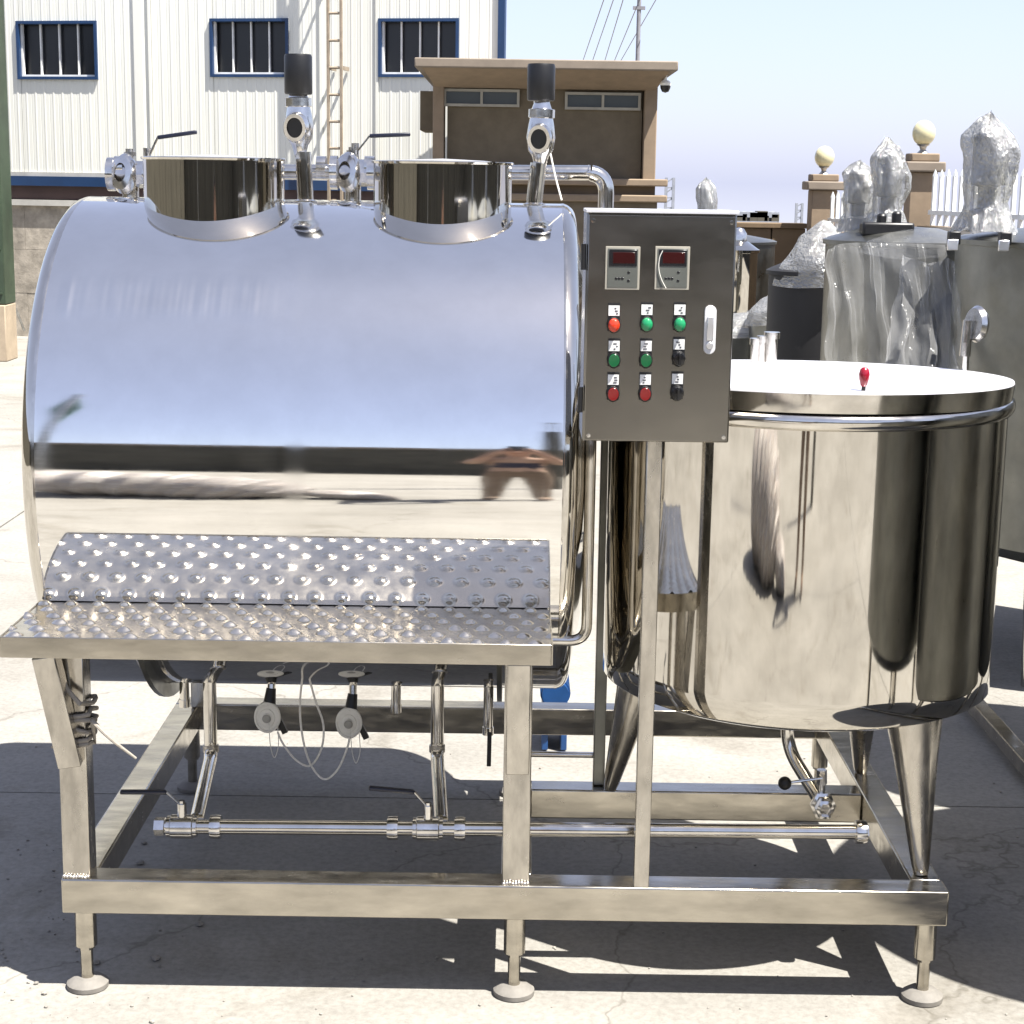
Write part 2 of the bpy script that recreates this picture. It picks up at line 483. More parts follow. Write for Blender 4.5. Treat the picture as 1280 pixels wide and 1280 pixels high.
def link(name, me, parent=None, loc=None, bevel=0.0):
    o = bpy.data.objects.new(name, me)
    COL.objects.link(o)
    if parent is not None:
        o.parent = parent
        if parent.type == 'EMPTY' and 'at' in parent:
            o.matrix_parent_inverse = Matrix.Translation(-Vector(parent['at']))
    if loc is not None:
        o.location = loc
    if bevel:
        b = o.modifiers.new('bevel', 'BEVEL')
        b.width = bevel; b.segments = 2; b.limit_method = 'ANGLE'; b.angle_limit = radians(40)
    return o
def thing(name, label, cat, at, group=None):
    o = bpy.data.objects.new(name, None)
    COL.objects.link(o)
    o.empty_display_size = 0.1
    o.location = at
    o['at'] = [float(a) for a in at]
    return tag(o, label, cat, group)
def tag(o, label, cat, group=None):
    o['label'] = label
    o['category'] = cat
    if group: o['group'] = group
    return o
def structure(o):
    o['kind'] = 'structure'
    return o
def fillet(path, rad, n=6):
    P = [Vector(p) for p in path]
    out = [P[0]]
    for i in range(1, len(P) - 1):
        a = P[i] + (P[i - 1] - P[i]).normalized() * rad
        b = P[i] + (P[i + 1] - P[i]).normalized() * rad
        for k in range(n + 1):
            t = k / n
            out.append(a * (1 - t) ** 2 + P[i] * 2 * t * (1 - t) + b * t * t)
    out.append(P[-1])
    return out
def spline(pts, n=8):
    P = [Vector(p) for p in pts]
    P = [P[0] * 2 - P[1]] + P + [P[-1] * 2 - P[-2]]
    out = []
    for i in range(1, len(P) - 2):
        for k in range(n):
            t = k / n
            a, b, c, d = P[i - 1], P[i], P[i + 1], P[i + 2]
            out.append(0.5 * ((2 * b) + (c - a) * t + (2 * a - 5 * b + 4 * c - d) * t * t + (3 * b - a - 3 * c + d) * t ** 3))
    out.append(P[-2])
    return out

# ------------------------------------------------------------------ ground
g = MB()
gxs = [-1500, -300, -90, -45, -20, 20, 45, 90, 300, 1500]
gys = [-1500, -300, -90, -45, -20, 24, 45, 90, 300, 1500]
gv = []
for gy_ in gys:
    for gx_ in gxs:
        e_ = max(abs(gx_) - 45, abs(gy_) - 45, 0)
        gv.append((gx_, gy_, -0.03 - min(62.0, e_ * 0.28)))
ng = len(gxs)
g.add(gv, [(j * ng + i, j * ng + i + 1, (j + 1) * ng + i + 1, (j + 1) * ng + i) for j in range(len(gys) - 1) for i in range(ng - 1)])
ground = structure(g.build('ground', 'sand'))
SL = 5.2
xs = [-2.62 + SL * i for i in range(-3, 4)]
ys = [1.27 + SL * i for i in range(-4, 4)]
for x in xs:
    for y in ys:
        if y < -16 or y > 20: continue
        b = MB().box(x + 0.004, x + SL - 0.004, y + 0.004, y + SL - 0.004, -0.028, random.uniform(-0.0015, 0.0015))
        b.build('concrete_slab', 'concrete', ground, smooth=False)
# small stones scattered on the slabs
st = MB()
def pebble(x, y, r):
    c = Vector((x, y, r * 0.35))
    vs, fs = [], []
    n = 7
    for i, (rr, h) in enumerate([(0.5, -0.35), (1, 0), (0.85, 0.4), (0.3, 0.65)]):
        for k in range(n):
            an = 2 * pi * k / n + i * 0.3
            q = rr * r * random.uniform(0.75, 1.2)
            vs.append(c + Vector((cos(an) * q, sin(an) * q, h * r)))
    for i in range(3):
        for k in range(n):
            fs.append((i * n + k, i * n + (k + 1) % n, (i + 1) * n + (k + 1) % n, (i + 1) * n + k))
    fs.append(tuple(range(3 * n, 4 * n)))
    st.add(vs, fs)
for i in range(110):
    px, py = random.uniform(-60, 120), random.uniform(1040, 1290)
    p = Zp(px, py, 0)
    pebble(p.x, p.y, random.choice([0.0012, 0.0016, 0.002, 0.003, 0.0045]))
for px, py, r in ((175, 1080, .011), (120, 1205, .010), (195, 1200, .012), (250, 1157, .010), (180, 1055, .008), (55, 1243, .007), (45, 1230, .006), (165, 1258, .004), (190, 1278, .006), (600, 1257, .004), (300, 1120, .006)):
    p = Zp(px, py, 0); pebble(p.x, p.y, r)
for i in range(140):
    p = Zp(random.uniform(-50, 1300), random.uniform(860, 1290), 0)
    pebble(p.x, p.y, random.choice([0.002, 0.0025, 0.003, 0.004]))
so = st.build('loose_gravel', 'stone'); so['kind'] = 'stuff'
so['label'] = 'small loose stones scattered over the concrete yard'; so['category'] = 'gravel'

# ------------------------------------------------------------------ skid frame
X0, X1, YB, ZT, ZB, BW = -0.973, 0.968, 1.36, 0.272, 0.192, 0.07
fr = thing('skid_frame', 'stainless square tube skid frame on levelling feet carrying both tanks, with dimpled step', 'frame', (0, 0.68, 0))
MB().box(X0, X1, 0, BW, ZB, ZT).build('front_beam', 'steel_brushed', fr, bevel=0.004)
MB().box(X0, X1, YB - BW, YB, ZB, ZT).build('back_beam', 'steel_brushed', fr, bevel=0.004)
for x in (X0, X1 - BW, -0.012):
    MB().box(x, x + BW - 0.002, BW, YB - BW, ZB + 0.001, ZT - 0.001).build('side_beam', 'steel_brushed', fr, bevel=0.004)
MB().box(0.057, X1 - BW, 0.615, 0.685, ZB + 0.001, ZT - 0.002).build('cross_beam', 'steel_brushed', fr, bevel=0.004)
foot = MB()
foot.cyl((0, 0, ZB), (0, 0, 0.10), 0.024, n=20)
foot.cyl((0, 0, 0.10), (0, 0, 0.018), 0.014, n=16)
foot.cyl((0, 0, 0.105), (0, 0, 0.092), 0.019, n=6)
foot.lathe([(0, 0), (0.046, 0), (0.046, 0.010), (0.030, 0.022), (0.0, 0.024)], (0, 0, 0.0015), n=24, mi=1)
fm = foot.mesh('levelling_foot', ['steel_brushed', 'rubber'])
for x, y in ((X0 + .04, .045), (0.02, .04), (X1 - .035, .045), (X0 + .04, YB - .04), (0.02, YB - .04), (X1 - .05, YB - .04)):
    link('levelling_foot', fm, fr, (x, y, 0))
# front posts, brackets
STEP_Z = 0.836
for x in (X0 + .002, -0.010):
    MB().box(x, x + 0.06, 0.012, 0.072, ZT, STEP_Z - 0.046).build('post', 'steel_post', fr, bevel=0.003)
    bt_ = W(57, 828, -.03).x if x < -.5 else x + .03
    MB().bar((x + .030, 0.004, 0.535), (bt_, -0.030, STEP_Z - 0.046), 0.050, 0.045, (0, 1, 0)).build('bracket', 'steel_post', fr, bevel=0.003)
    w = MB()
    for k in range(9):
        w.sphere((x + .004 + k * .0065, 0.0075, .274 + random.uniform(-.001, .002)), .005, 8, 6)
    w.build('weld_bead', 'weld', fr)
for x in (-0.92, 0.0):
    MB().box(x, x + 0.05, YB - 0.11, YB - 0.06, ZT, 0.80).build('rear_post', 'steel_post', fr, bevel=0.003)
MB().box(0.217, 0.246, 0.648, 0.684, ZT, 1.62).build('conduit_post', 'steel_dull', fr, bevel=0.002)
# step
SX0, SX1, SY0, SY1 = -1.058, 0.086, -0.078, 0.235
nx, ny = 330, 88
vs, fs = [], []
px_, py_ = 0.0605, 0.056
dots = []
for j in range(-1, 7):
    for i in range(-2, 22):
        dots.append((SX0 + 0.022 + i * px_ + (j % 2) * px_ * 0.5 + j * 0.004, SY0 + 0.020 + j * py_ * 0.98))
for j in range(ny):
    for i in range(nx):
        x = SX0 + (SX1 - SX0) * i / (nx - 1)
        y = SY0 + (SY1 - SY0) * j / (ny - 1)
        jj = round((y - SY0 - 0.020) / (py_ * 0.98))
        h = 0.0
        yy = SY0 + 0.020 + jj * py_ * 0.98
        off = SX0 + 0.022 + (jj % 2) * px_ * 0.5 + jj * 0.004
        ii = round((x - off) / px_)
        dx, dy = x - (off + ii * px_), y - yy
        jt = noise.noise(Vector((ii * 3.7, jj * 5.1, 2.2)))
        dx += .003 * noise.noise(Vector((ii * 2.9, jj * 4.3, 7.7)))
        r = hypot(dx, dy) / (0.0178 + .003 * jt)
        if r < 1:
            h = (0.0085 + .0025 * jt) * (1 - r * r) ** 1.3
        h += 0.0009 * noise.noise(Vector((x * 5, y * 9, 0.3)))
        vs.append((x, y, STEP_Z + h))
for j in range(ny - 1):
    for i in range(nx - 1):
        a = j * nx + i
        fs.append((a, a + 1, a + nx + 1, a + nx))
MB().add(vs, fs).build('tread_plate', 'steel_tread', fr, angle=80)
MB().box(SX0, SX1, SY0 - 0.004, SY0 - 0.0005, STEP_Z - 0.042, STEP_Z + 0.003).build('step_apron', 'steel_brushed', fr, bevel=0.0012)
MB().box(SX0 - .0035, SX0 - .0005, SY0, SY1, STEP_Z - 0.042, STEP_Z + 0.002).build('step_side', 'steel_brushed', fr)
MB().box(SX1 + .0005, SX1 + .0035, SY0, SY1, STEP_Z - 0.042, STEP_Z + 0.002).build('step_side', 'steel_brushed', fr)
MB().box(SX0 + .002, SX1 - .002, SY0 + .002, SY1 + .01, STEP_Z - 0.040, STEP_Z - 0.012).build('step_underside', 'steel_dull', fr)

# ------------------------------------------------------------------ horizontal drum
DR, DY, DZ, DX0, DX1 = 0.607, 0.772, 1.123, -1.082, 0.148
dt = thing('horizontal_tank', 'large mirror polished horizontal stainless drum with two round hatches on top', 'tank', (-.46, DY, DZ - DR))
K = 0.035
sh = MB()
prof = [(DR, DX0 + K + (DX1 - DX0 - 2 * K) * i / 24) for i in range(25)]
sh.lathe(prof, (0, DY, DZ), (1, 0, 0), 160)
shell = sh.build('shell', 'steel_drum', dt, angle=50)
def head(x, sgn):
    pr = [(DR - 0.0005, 0.0)]
    for i in range(1, 7):
        a = pi / 2 * i / 6
        pr.append((DR - K + K * cos(a), K * sin(a) * 0.9))
    for i in range(1, 9):
        t = i / 8
        pr.append(((DR - K) * (1 - t), K * 0.9 + 0.06 * (1 - (1 - t) ** 2)))
    pr[-1] = (0, pr[-1][1])
    return MB().lathe(pr, (x, DY, DZ), (sgn, 0, 0), 128)
head(DX0 + K, -1).build('end_cap', 'steel_mirror', dt, angle=50)
head(DX1 - K, 1).build('end_cap', 'steel_mirror', dt, angle=50)
for x in (DX0 + K, DX1 - K):
    MB().lathe([(DR + .0001, -0.004), (DR + .0005, -.0015), (DR + .0005, .0015), (DR + .0001, 0.004)], (x, DY, DZ), (1, 0, 0), 128).build('weld_seam', 'steel_pipe', dt)
for pxa, pxb, pyt in ((180, 355, 196), (467, 640, 201)):
    a, b = W(pxa, pyt, .70), W(pxb, pyt + 3, .70)
    cx, R, zt = (a.x + b.x) / 2, (b.x - a.x) / 2, (a.z + b.z) / 2
    o = Vector((cx, .70, 0))
    neck = MB().lathe([(R, 1.55), (R, 1.70), (R, zt - .006), (R + .004, zt - .005), (R + .005, zt - .001), (R + .003, zt + .001), (R - .004, zt)], o, n=96).build('hatch_neck', 'steel_mirror', dt, angle=50)
    MB().lathe([(R - .004, zt - .002), (R * .6, zt + .004), (0.001, zt + .008), (0, zt + .008)], o, n=64).build('hatch_lid', 'steel_lid', neck)
# drain stubs below the drum
def zlow(y): return DZ - sqrt(max(0, DR * DR - (y - DY) ** 2))
for px, pe, Y in ((231, 883, .66), (495, 890, .66), (610, 918, .66)):
    p = W(px, pe, Y)
    s_ = MB().cyl((p.x, Y, p.z), (p.x, Y, zlow(Y) + .03), .0125, n=16)
    s_.cyl((p.x, Y, p.z), (p.x, Y, p.z + .02), .0145, n=16)
    sb = s_.build('drain_stub', 'steel_pipe', dt)
    if px == 610:
        MB().bar(W(612, 915, Y - .03), W(612 - 1, 958, Y - .04), .011, .006, (0, 1, 0)).build('lever', 'black_plastic', sb, bevel=.002)
# sample valves with white discs
for px, py in ((334, 897), (436, 904)):
    Y = .56
    c = W(px, py, Y)
    v_ = MB().cyl((c.x + .008, Y + .02, c.z + .055), (c.x + .008, Y + .04, zlow(Y) + .04), .010, n=14)
    v_.cyl((c.x + .004, Y + .012, c.z + .03), (c.x + .008, Y + .020, c.z + .070), .016, .012, n=14, mi=1)
    v_.bar((c.x + .006, Y + .016, c.z + .035), (c.x + .042, Y + .02, c.z - .045), .014, .012, (0, 1, 0), mi=1)
    vo = v_.build('sample_valve', ['steel_pipe', 'black_plastic'], dt)
    pr = [(0, 0), (.034, 0), (.037, .004), (.036, .010), (.031, .012), (.030, .009), (.022, .010), (.020, .013), (.012, .013), (.010, .018), (0, .018)]
    MB().lathe([(r, h) for r, h in pr], (c.x, Y + .008, c.z), (0, -1, 0), 32, 0, .90, 1.10).build('valve_disc', 'white_plastic', vo)
    MB().lathe([(.011, .019), (.008, .022), (0, .022)], (c.x, Y + .008, c.z), (0, -1, 0), 20).build('disc_hub', 'grey_plastic', vo)
    lp = [W(px + 2, py + 6, Y - .02), W(px + 4, py + 35, Y - .02), W(px + 9, py + 50, Y - .02), W(px + 14, py + 35, Y - .02), W(px + 13, py + 12, Y - .01)]
    MB().tube(spline(lp, 6), .0011, 6).build('wire_loop', 'cord', vo)
# breathers on top
def breather(pxs, top, cyl_top, cyl_bot, tee, name_y=.72):
    Y = name_y
    base = W(pxs[0], 250, Y)
    pipe_top = W(pxs[1], tee + 32, Y)
    t = W(pxs[2], tee, Y)
    b = MB().tube([(base.x, Y, DZ + DR - .03), (base.x, Y, base.z), pipe_top], .0195, 20)
    root = b.build('breather_pipe', 'steel_pipe', dt)
    MB().lathe([(.0195, 0), (.028, .003), (.028, .010), (.0195, .014)], (base.x, Y, DZ + DR - .012), n=20).build('collar', 'steel_valve', root)
    c = MB()
    c.lathe([(.012, -.075), (.016, -.06), (.020, -.045), (.030, -.030), (.035, 0), (.031, .03), (.028, .045), (.032, .047), (.032, .066), (.024, .068), (.018, .085), (.018, .10)], t, (t - pipe_top).normalized() + Vector((0, 0, 4)), 28)
    c.lathe([(.034, -.01), (.034, .042), (.031, .047), (.0225, .047), (.0215, .038), (.0, .038)], t, (-.12, -1, -.1), 28, 0, .86, 1.05)
    c.lathe([(.0215, .0400), (0, .0400)], t, (-.12, -1, -.1), 28, 1, .86, 1.05)  # flat black disc: shade inside the tee's open mouth, put in as colour
    c.build('breather_tee', ['steel_valve', 'black_plastic'], root)
    a, d = W(pxs[3], cyl_bot, Y), W(pxs[3], cyl_top, Y)
    rr = .0335
    h = d.z - a.z
    MB().lathe([(0, 0), (rr * .93, 0), (rr, .004), (rr, h - .006), (rr * .94, h), (0, h)], (a.x, Y, a.z), n=32).build('filter_cartridge', 'black_plastic', root)
    MB().cyl((a.x, Y, t.z + .06), (a.x, Y, a.z + .01), .017, n=20).build('filter_neck', 'steel_valve', root)
breather((382, 379, 374, 373), 68, 68, 118, 158)
breather((668, 673, 676, 676), 80, 80, 126, 172)
# back line on top of drum
YL = .93
def lever_valve(c, name, parent, lev, rad=.03):
    v = MB()
    v.cyl(c + Vector((-.045, 0, 0)), c + Vector((.045, 0, 0)), rad, n=8)
    for s in (-1, 1):
        v.cyl(c + Vector((.038 * s, 0, 0)), c + Vector((.056 * s, 0, 0)), rad * 1.25, n=20)
    v.cyl(c, c + Vector((0, 0, rad + .03)), .011, n=14)
    v.cyl(c + Vector((0, 0, rad + .012)), c + Vector((0, 0, rad + .022)), .016, n=6)
    o = v.build(name, 'steel_valve', parent)
    l = MB()
    l.bar(lev[0], lev[1], .010, .004)
    l.build('lever_arm', 'steel_valve', o)
    h = MB().bar(lev[1], lev[2], .015, .010)
    h.build('lever_grip', 'handle_blue', o, bevel=.003)
    return o
z_line = W(700, 213, YL).z
line = MB().tube(fillet([W(168, 222, YL), W(745, 215, YL) * 1, ], .03) if False else [W(168, 214, YL), W(738, 216, YL)], .019, 20).build('wash_line', 'steel_pipe', dt)
e = W(757, 262, YL)
MB().tube(fillet([W(736, 216, YL), Vector((e.x, YL, W(736, 216, YL).z)), Vector((e.x, YL, 1.2))], .05, 8), .0205, 20).build('elbow', 'steel_pipe', line)
for px, pyc, l0, l1, l2 in ((163, 218, (186, 196), (197, 172), (246, 165)), (441, 216, (446, 190), (462, 170), (513, 168))):
    c = W(px, pyc, YL)
    l0p, l1p, l2p = W(*l0, YL), W(*l1, YL), W(*l2, YL)
    vo = lever_valve(c, 'ball_valve', dt, (l0p, l1p, l2p), .034)
    MB().cyl(l0p + Vector((-.004, 0, -.05)), l0p + Vector((-.004, 0, .022)), .010, n=12).build('valve_stem', 'steel_valve', vo)
    MB().tube([c, (c.x, YL, DZ + .4)], .021, 18).build('riser', 'steel_pipe', vo)
    MB().lathe([(.022, 0), (.040, .004), (.043, .02), (.036, .034), (.02, .038)], c + Vector((-.005, -.006, -.002)), (-.35, -1, .2), 24, 0, .8, 1.2).build('clamp', 'steel_valve', vo)
for px in (402, 462, 150):
    c = W(px, 210, YL)
    MB().cyl(c - Vector((.012, 0, 0)), c + Vector((.012, 0, 0)), .030, n=24).build('union', 'steel_valve', line)
# return pipe beside the drum, right
a, b = W(691, 801, .30), W(733, 801, .30)
MB().tube(fillet([a + Vector((-.2, 0, 0)), b, Vector((b.x, .30, W(735, 560, .30).z)), Vector((b.x, .36, 1.52))], .04, 8), .0125, 18).build('return_pipe', 'steel_pipe', dt)
MB().tube([Vector((.03, .70, .335)), Vector((.245, .70, .335))], .008, 12).build('thin_pipe', 'steel_pipe', fr)
# saddles
for x in (-.86, -.03):
    sd = MB()
    n = 20
    vs = []
    for s in (0, .012):
        for i in range(n + 1):
            an = radians(215 + 110 * i / n)
            vs.append((x + s, DY + cos(an) * (DR + .001), DZ + sin(an) * (DR + .001)))
        for i in range(n + 1):
            an = radians(215 + 110 * i / n)
            vs.append((x + s, DY + cos(an) * (DR + .035), DZ + sin(an) * (DR + .035)))
    m_ = n + 1
    fs = []
    for i in range(n):
        fs += [(i, i + 1, m_ + i + 1, m_ + i), (2 * m_ + i, 3 * m_ + i, 3 * m_ + i + 1, 2 * m_ + i + 1), (m_ + i, m_ + i + 1, 3 * m_ + i + 1, 3 * m_ + i)]
    sd.add(vs, fs).build('saddle', 'steel_dull', dt)

# ------------------------------------------------------------------ manifold
YM = .145
mf = thing('drain_manifold', 'long horizontal stainless drain pipe with lever valves inside the skid frame', 'pipe', W(640, 1050, YM))
pL, pR = W(196, 1033, YM), W(1082, 1040, YM)
MB().tube([pL, pR], .0165, 24).build('pipe', 'steel_pipe', mf)
ax = (pR - pL).normalized()
def mp(px):
    t = (W(px, 1036, YM).x - pL.x) / (pR.x - pL.x)
    return pL + (pR - pL) * t
un = MB().lathe([(.0165, -.012), (.026, -.012), (.027, -.006), (.027, .006), (.026, .012), (.0165, .012)], (0, 0, 0), ax, 24).mesh('union', 'steel_valve')
for px in (270, 491, 575, 1076):
    link('union', un, mf, mp(px))
MB().lathe([(0, -.006), (.022, -.006), (.023, .004), (0, .006)], pR, ax, 6).build('end_plug', 'steel_valve', mf)
MB().lathe([(0, -.004), (.021, -.004), (.021, .018), (.017, .02)], pL, ax, 6).build('end_plug', 'steel_valve', mf)
for px, l1, l2, feed in ((228, (208, 990), (150, 990), 262), (535, (518, 990), (461, 985), 547)):
    c = mp(px)
    v = MB()
    v.lathe([(.0, -.034), (.024, -.034), (.024, -.026), (.027, -.024), (.027, .024), (.024, .026), (.024, .034), (0, .034)], c, ax, 24)
    v.cyl(c, c + Vector((0, 0, .055)), .0105, n=16)
    v.cyl(c + Vector((0, 0, .050)), c + Vector((0, 0, .062)), .007, n=6)
    vo = v.build('ball_valve', 'steel_valve', mf)
    pv = c + Vector((0, 0, .050))
    g1, g2 = W(*l1, YM - .01), W(*l2, YM - .03)
    MB().tube([pv, g1], .0032, 8).build('lever_arm', 'steel_valve', vo)
    MB().bar(g1, g2, .015, .009).build('lever_grip', 'handle_blue', vo, bevel=.003)
    top = W(feed, 850, .58)
    bend = W(feed, 945, .58)
    j = mp(px + 16)
    MB().tube(fillet([Vector((top.x, .58, zlow(.58) + .04)), Vector((top.x, .58, bend.z)), j + Vector((0, .02, .01))], .04, 6), .0165, 20).build('feed_pipe', 'steel_pipe', mf)
    MB().lathe([(.0165, -.012), (.020, -.008), (.020, .008), (.0165, .012)], (top.x, .58, bend.z + .02), n=20).build('joint', 'weld', mf)

# ------------------------------------------------------------------ upright round tank
TX, TY, TR = .678, .443, .455
tk = thing('round_tank', 'mirror polished upright round stainless tank on three tapered legs, lid with red knob', 'tank', (TX, TY, ZT))
TB, TT = .640, 1.292
LT = Matrix(((1, 0, 0, 0), (0, 1, 0, 0), (0, -.030, 1, .030 * TY + .006), (0, 0, 0, 1)))   # the lid lies slightly tilted
MB().lathe([(0, TB - .07), (.20, TB - .062), (.34, TB - .035), (.42, TB - .014), (TR - .003, TB)] + [(TR, TB + .003 + (TT - TB - .003) * i / 12) for i in range(0, 13)], (TX, TY, 0), n=160).build('shell', 'steel_mirror', tk, angle=50)
MB().lathe([(TR + .001, TT - .008), (TR + .008, TT - .006), (TR + .013, TT + .002), (TR + .015, TT + .012), (TR + .012, TT + .022), (TR + .004, TT + .026), (TR - .03, TT + .026)], (TX, TY, 0), n=128).build('flange', 'steel_pipe', tk, angle=50)
MB().lathe([(TR - .005, TT + .028), (TR + .006, TT + .010), (TR + .009, TT + .032), (TR + .010, TT + .050), (TR + .008, TT + .051)], (TX, TY, 0), n=128).xf(LT).build('lid_rim', 'steel_pipe', tk, angle=40)
MB().lathe([(TR + .0095, TT + .0505), (TR + .008, TT + .055), (.30, TT + .060), (.12, TT + .064), (.03, TT + .065), (0, TT + .065)], (TX, TY, 0), n=128).xf(LT).build('lid', 'steel_glare', tk, angle=40)
def leg(base, top_ang):
    tx, ty = TX + cos(top_ang) * (TR - .085), TY + sin(top_ang) * (TR - .085)
    d = Vector((tx - base.x, ty - base.y, TB + .0 - ZT))
    return MB().lathe([(0, 0), (.016, 0), (.020, .02), (.048, d.length * .7), (.066, d.length + .0), (0, d.length)], base, d, 28)
for b, an in ((Zp(1151, 1092, ZT), -53), (Zp(762, 986, ZT), 157), (Vector((.925, .78, ZT)), 52)):
    leg(b, radians(an)).build('leg', 'steel_post', tk)
kp = W(1079, 494, TY - TR + .03)
k_ = MB().cyl((kp.x, kp.y, TT + .052), (kp.x, kp.y, TT + .075), .0045, n=10, mi=1)
k_.lathe([(.004, .064), (.008, .068), (.0115, .080), (.0125, .090), (.010, .100), (.005, .1045), (0, .105)], (kp.x, kp.y, TT), n=20, sx=.9)
k_.xf(LT).build('knob', ['knob_red', 'black_plastic'], tk)
# nozzles on the lid far side and clamp
for px, py0, py1, r in ((943, 464, 438, .011), (951, 465, 436, .010), (963, 464, 430, .015)):
    Y = TY + TR * .72
    p = W(px, py0, Y)
    z0 = TT + .05
    h = (py0 - py1) / FPX * (DCAM + Y)
    nz = MB().cyl((p.x, Y, z0), (p.x, Y, z0 + h + .01), r, n=18)
    nz.cyl((p.x, Y, z0 + h - .004), (p.x, Y, z0 + h + .012), r * 1.35, n=18)
    nz.build('nozzle', 'steel_valve', tk)
p0 = W(1206, 470, TY + .2)
hb = MB().cyl((p0.x, p0.y, TT + .04), W(1208, 440, TY + .2), .008, n=12)
hb.cyl(W(1206, 445, TY + .2), W(1210, 400, TY + .2), .014, .012, n=14)
hb.lathe([(0, -.012), (.03, -.012), (.036, 0), (.03, .012), (0, .012)], W(1221, 405, TY + .2), (-1, -.55, .1), 24, sy=1.25)
hb.build('lid_clamp', 'steel_valve', tk)
# outlet valve
Yo = .36
op = MB().tube(fillet([W(984, 880, Yo + .1), W(984, 935, Yo + .1), W(1026, 1003, Yo)], .05, 6), .016, 18).build('outlet_pipe', 'steel_pipe', tk)
c = W(1029, 1007, Yo - .03)
ov = MB().lathe([(0, -.02), (.03, -.02), (.034, -.008), (.034, .004), (.027, .008), (.024, .03), (.017, .034), (.015, .022), (0, .022)], c, (0, -1, 0), 6, 0, .9, 1.05)
ov.cyl(c + Vector((-.003, .01, .0)), c + Vector((-.006, .01, .085)), .009, n=12)
ov.cyl(c + Vector((-.004, .01, .05)), c + Vector((-.006, .01, .085)), .0125, n=6)
ovo = ov.build('outlet_valve', 'steel_valve', op)
kb = W(981, 979, Yo - .04)
kl = MB().cyl(c + Vector((-.006, .0, .068)), kb, .0035, n=10)
kl.sphere(kb, .016, 16, 10, 1)
kl.build('valve_knob', ['steel_valve', 'black_plastic'], op)

# ------------------------------------------------------------------ control cabinet
CY0, CY1 = -.15, .018
CX0, CX1, CZ0, CZ1 = .137, .429, 1.277, 1.728
cc = thing('control_cabinet', 'grey brushed steel control box with coloured buttons on a single square post', 'control box', (.30, 0, ZT))
MB().box(.278, .311, .001, .033, ZT, CZ0).build('post', 'steel_post', cc, bevel=.002)
body = MB().box(CX0, CX1, CY0 + .006, CY1, CZ0, CZ1).build('box', 'steel_cabinet', cc, bevel=.004)
door = MB().box(CX0 + .003, CX1 - .003, CY0 - .006, CY0 + .004, CZ0 + .003, CZ1 - .006).build('door', 'steel_cabinet', cc, bevel=.002)
MB().box(CX0 - .002, CX1 + .002, CY0 - .010, CY1 - .03, CZ1 - .0025, CZ1 + .004).build('rain_lip', 'steel_glare', cc, bevel=.001)  # bright glare along the lip comes from its pale colour
for z in (1.36, 1.64):
    MB().cyl((CX0 - .005, CY0 + .002, z - .025), (CX0 - .005, CY0 + .002, z + .025), .005, n=12).build('hinge', 'black_plastic', cc)
FY = CY0 - .006
for sx_ in (CX0 + .012, CX1 - .012):
    for sz_ in (CZ0 + .013, CZ1 - .018):
        MB().lathe([(.0045, 0), (.0042, .0018), (0, .002)], (sx_, FY, sz_), (0, -1, 0), 14).build('screw', 'steel_valve', door)
def cp(px, py):
    p = W(px, py, FY)
    return p
for k, px in enumerate((778, 840)):
    p = cp(px, 335)
    hw, hh = .0335, .0415
    m = MB()
    m.box(p.x - hw, p.x + hw, FY - .006, FY, p.z - hh, p.z + hh, 0)
    m.box(p.x - hw + .004, p.x + hw - .004, FY - .0068, FY - .0055, p.z - hh + .004, p.z + hh - .004, 1)
    m.box(p.x - hw + .007, p.x + hw - .006, FY - .0078, FY - .0062, p.z + .004, p.z + hh - .006, 2)
    m.box(p.x - hw + .014, p.x + hw - .010, FY - .0083, FY - .0072, p.z + .009, p.z + hh - .011, 3)
    for dx, dz in ((.012, -.008), (.012, -.024), (-.006, -.020), (-.012, -.020), (.0, -.020)):
        m.box(p.x + dx - .0025, p.x + dx + .0025, FY - .0075, FY - .0065, p.z + dz - .002, p.z + dz + .002, 2)
    mo = m.build('temperature_meter', ['frame_cream', 'meter_face', 'meter_black', 'meter_window'], door, bevel=.0007)
    if k == 1:
        q = [cp(828, 313), cp(824, 322), cp(823, 335), cp(826, 348), cp(832, 360)]
        MB().tube(spline([Vector((a.x, FY - .009, a.z)) for a in q], 5), .0008, 6).build('wire_strand', 'white_plastic', door)
caps = [['cap_red_bright', 'cap_green_bright', 'cap_green_bright'], ['cap_green', 'cap_green', 'cap_black'], ['cap_red', 'cap_red', 'cap_black']]
pos = [[(767, 406), (808, 405), (849, 405)], [(767, 450), (807, 450), (848, 448)], [(766, 492), (806, 492), (846, 491)]]
words_ = ['hot indicator', 'run indicator', 'run indicator', 'start', 'start', 'selector', 'stop', 'stop', 'selector']
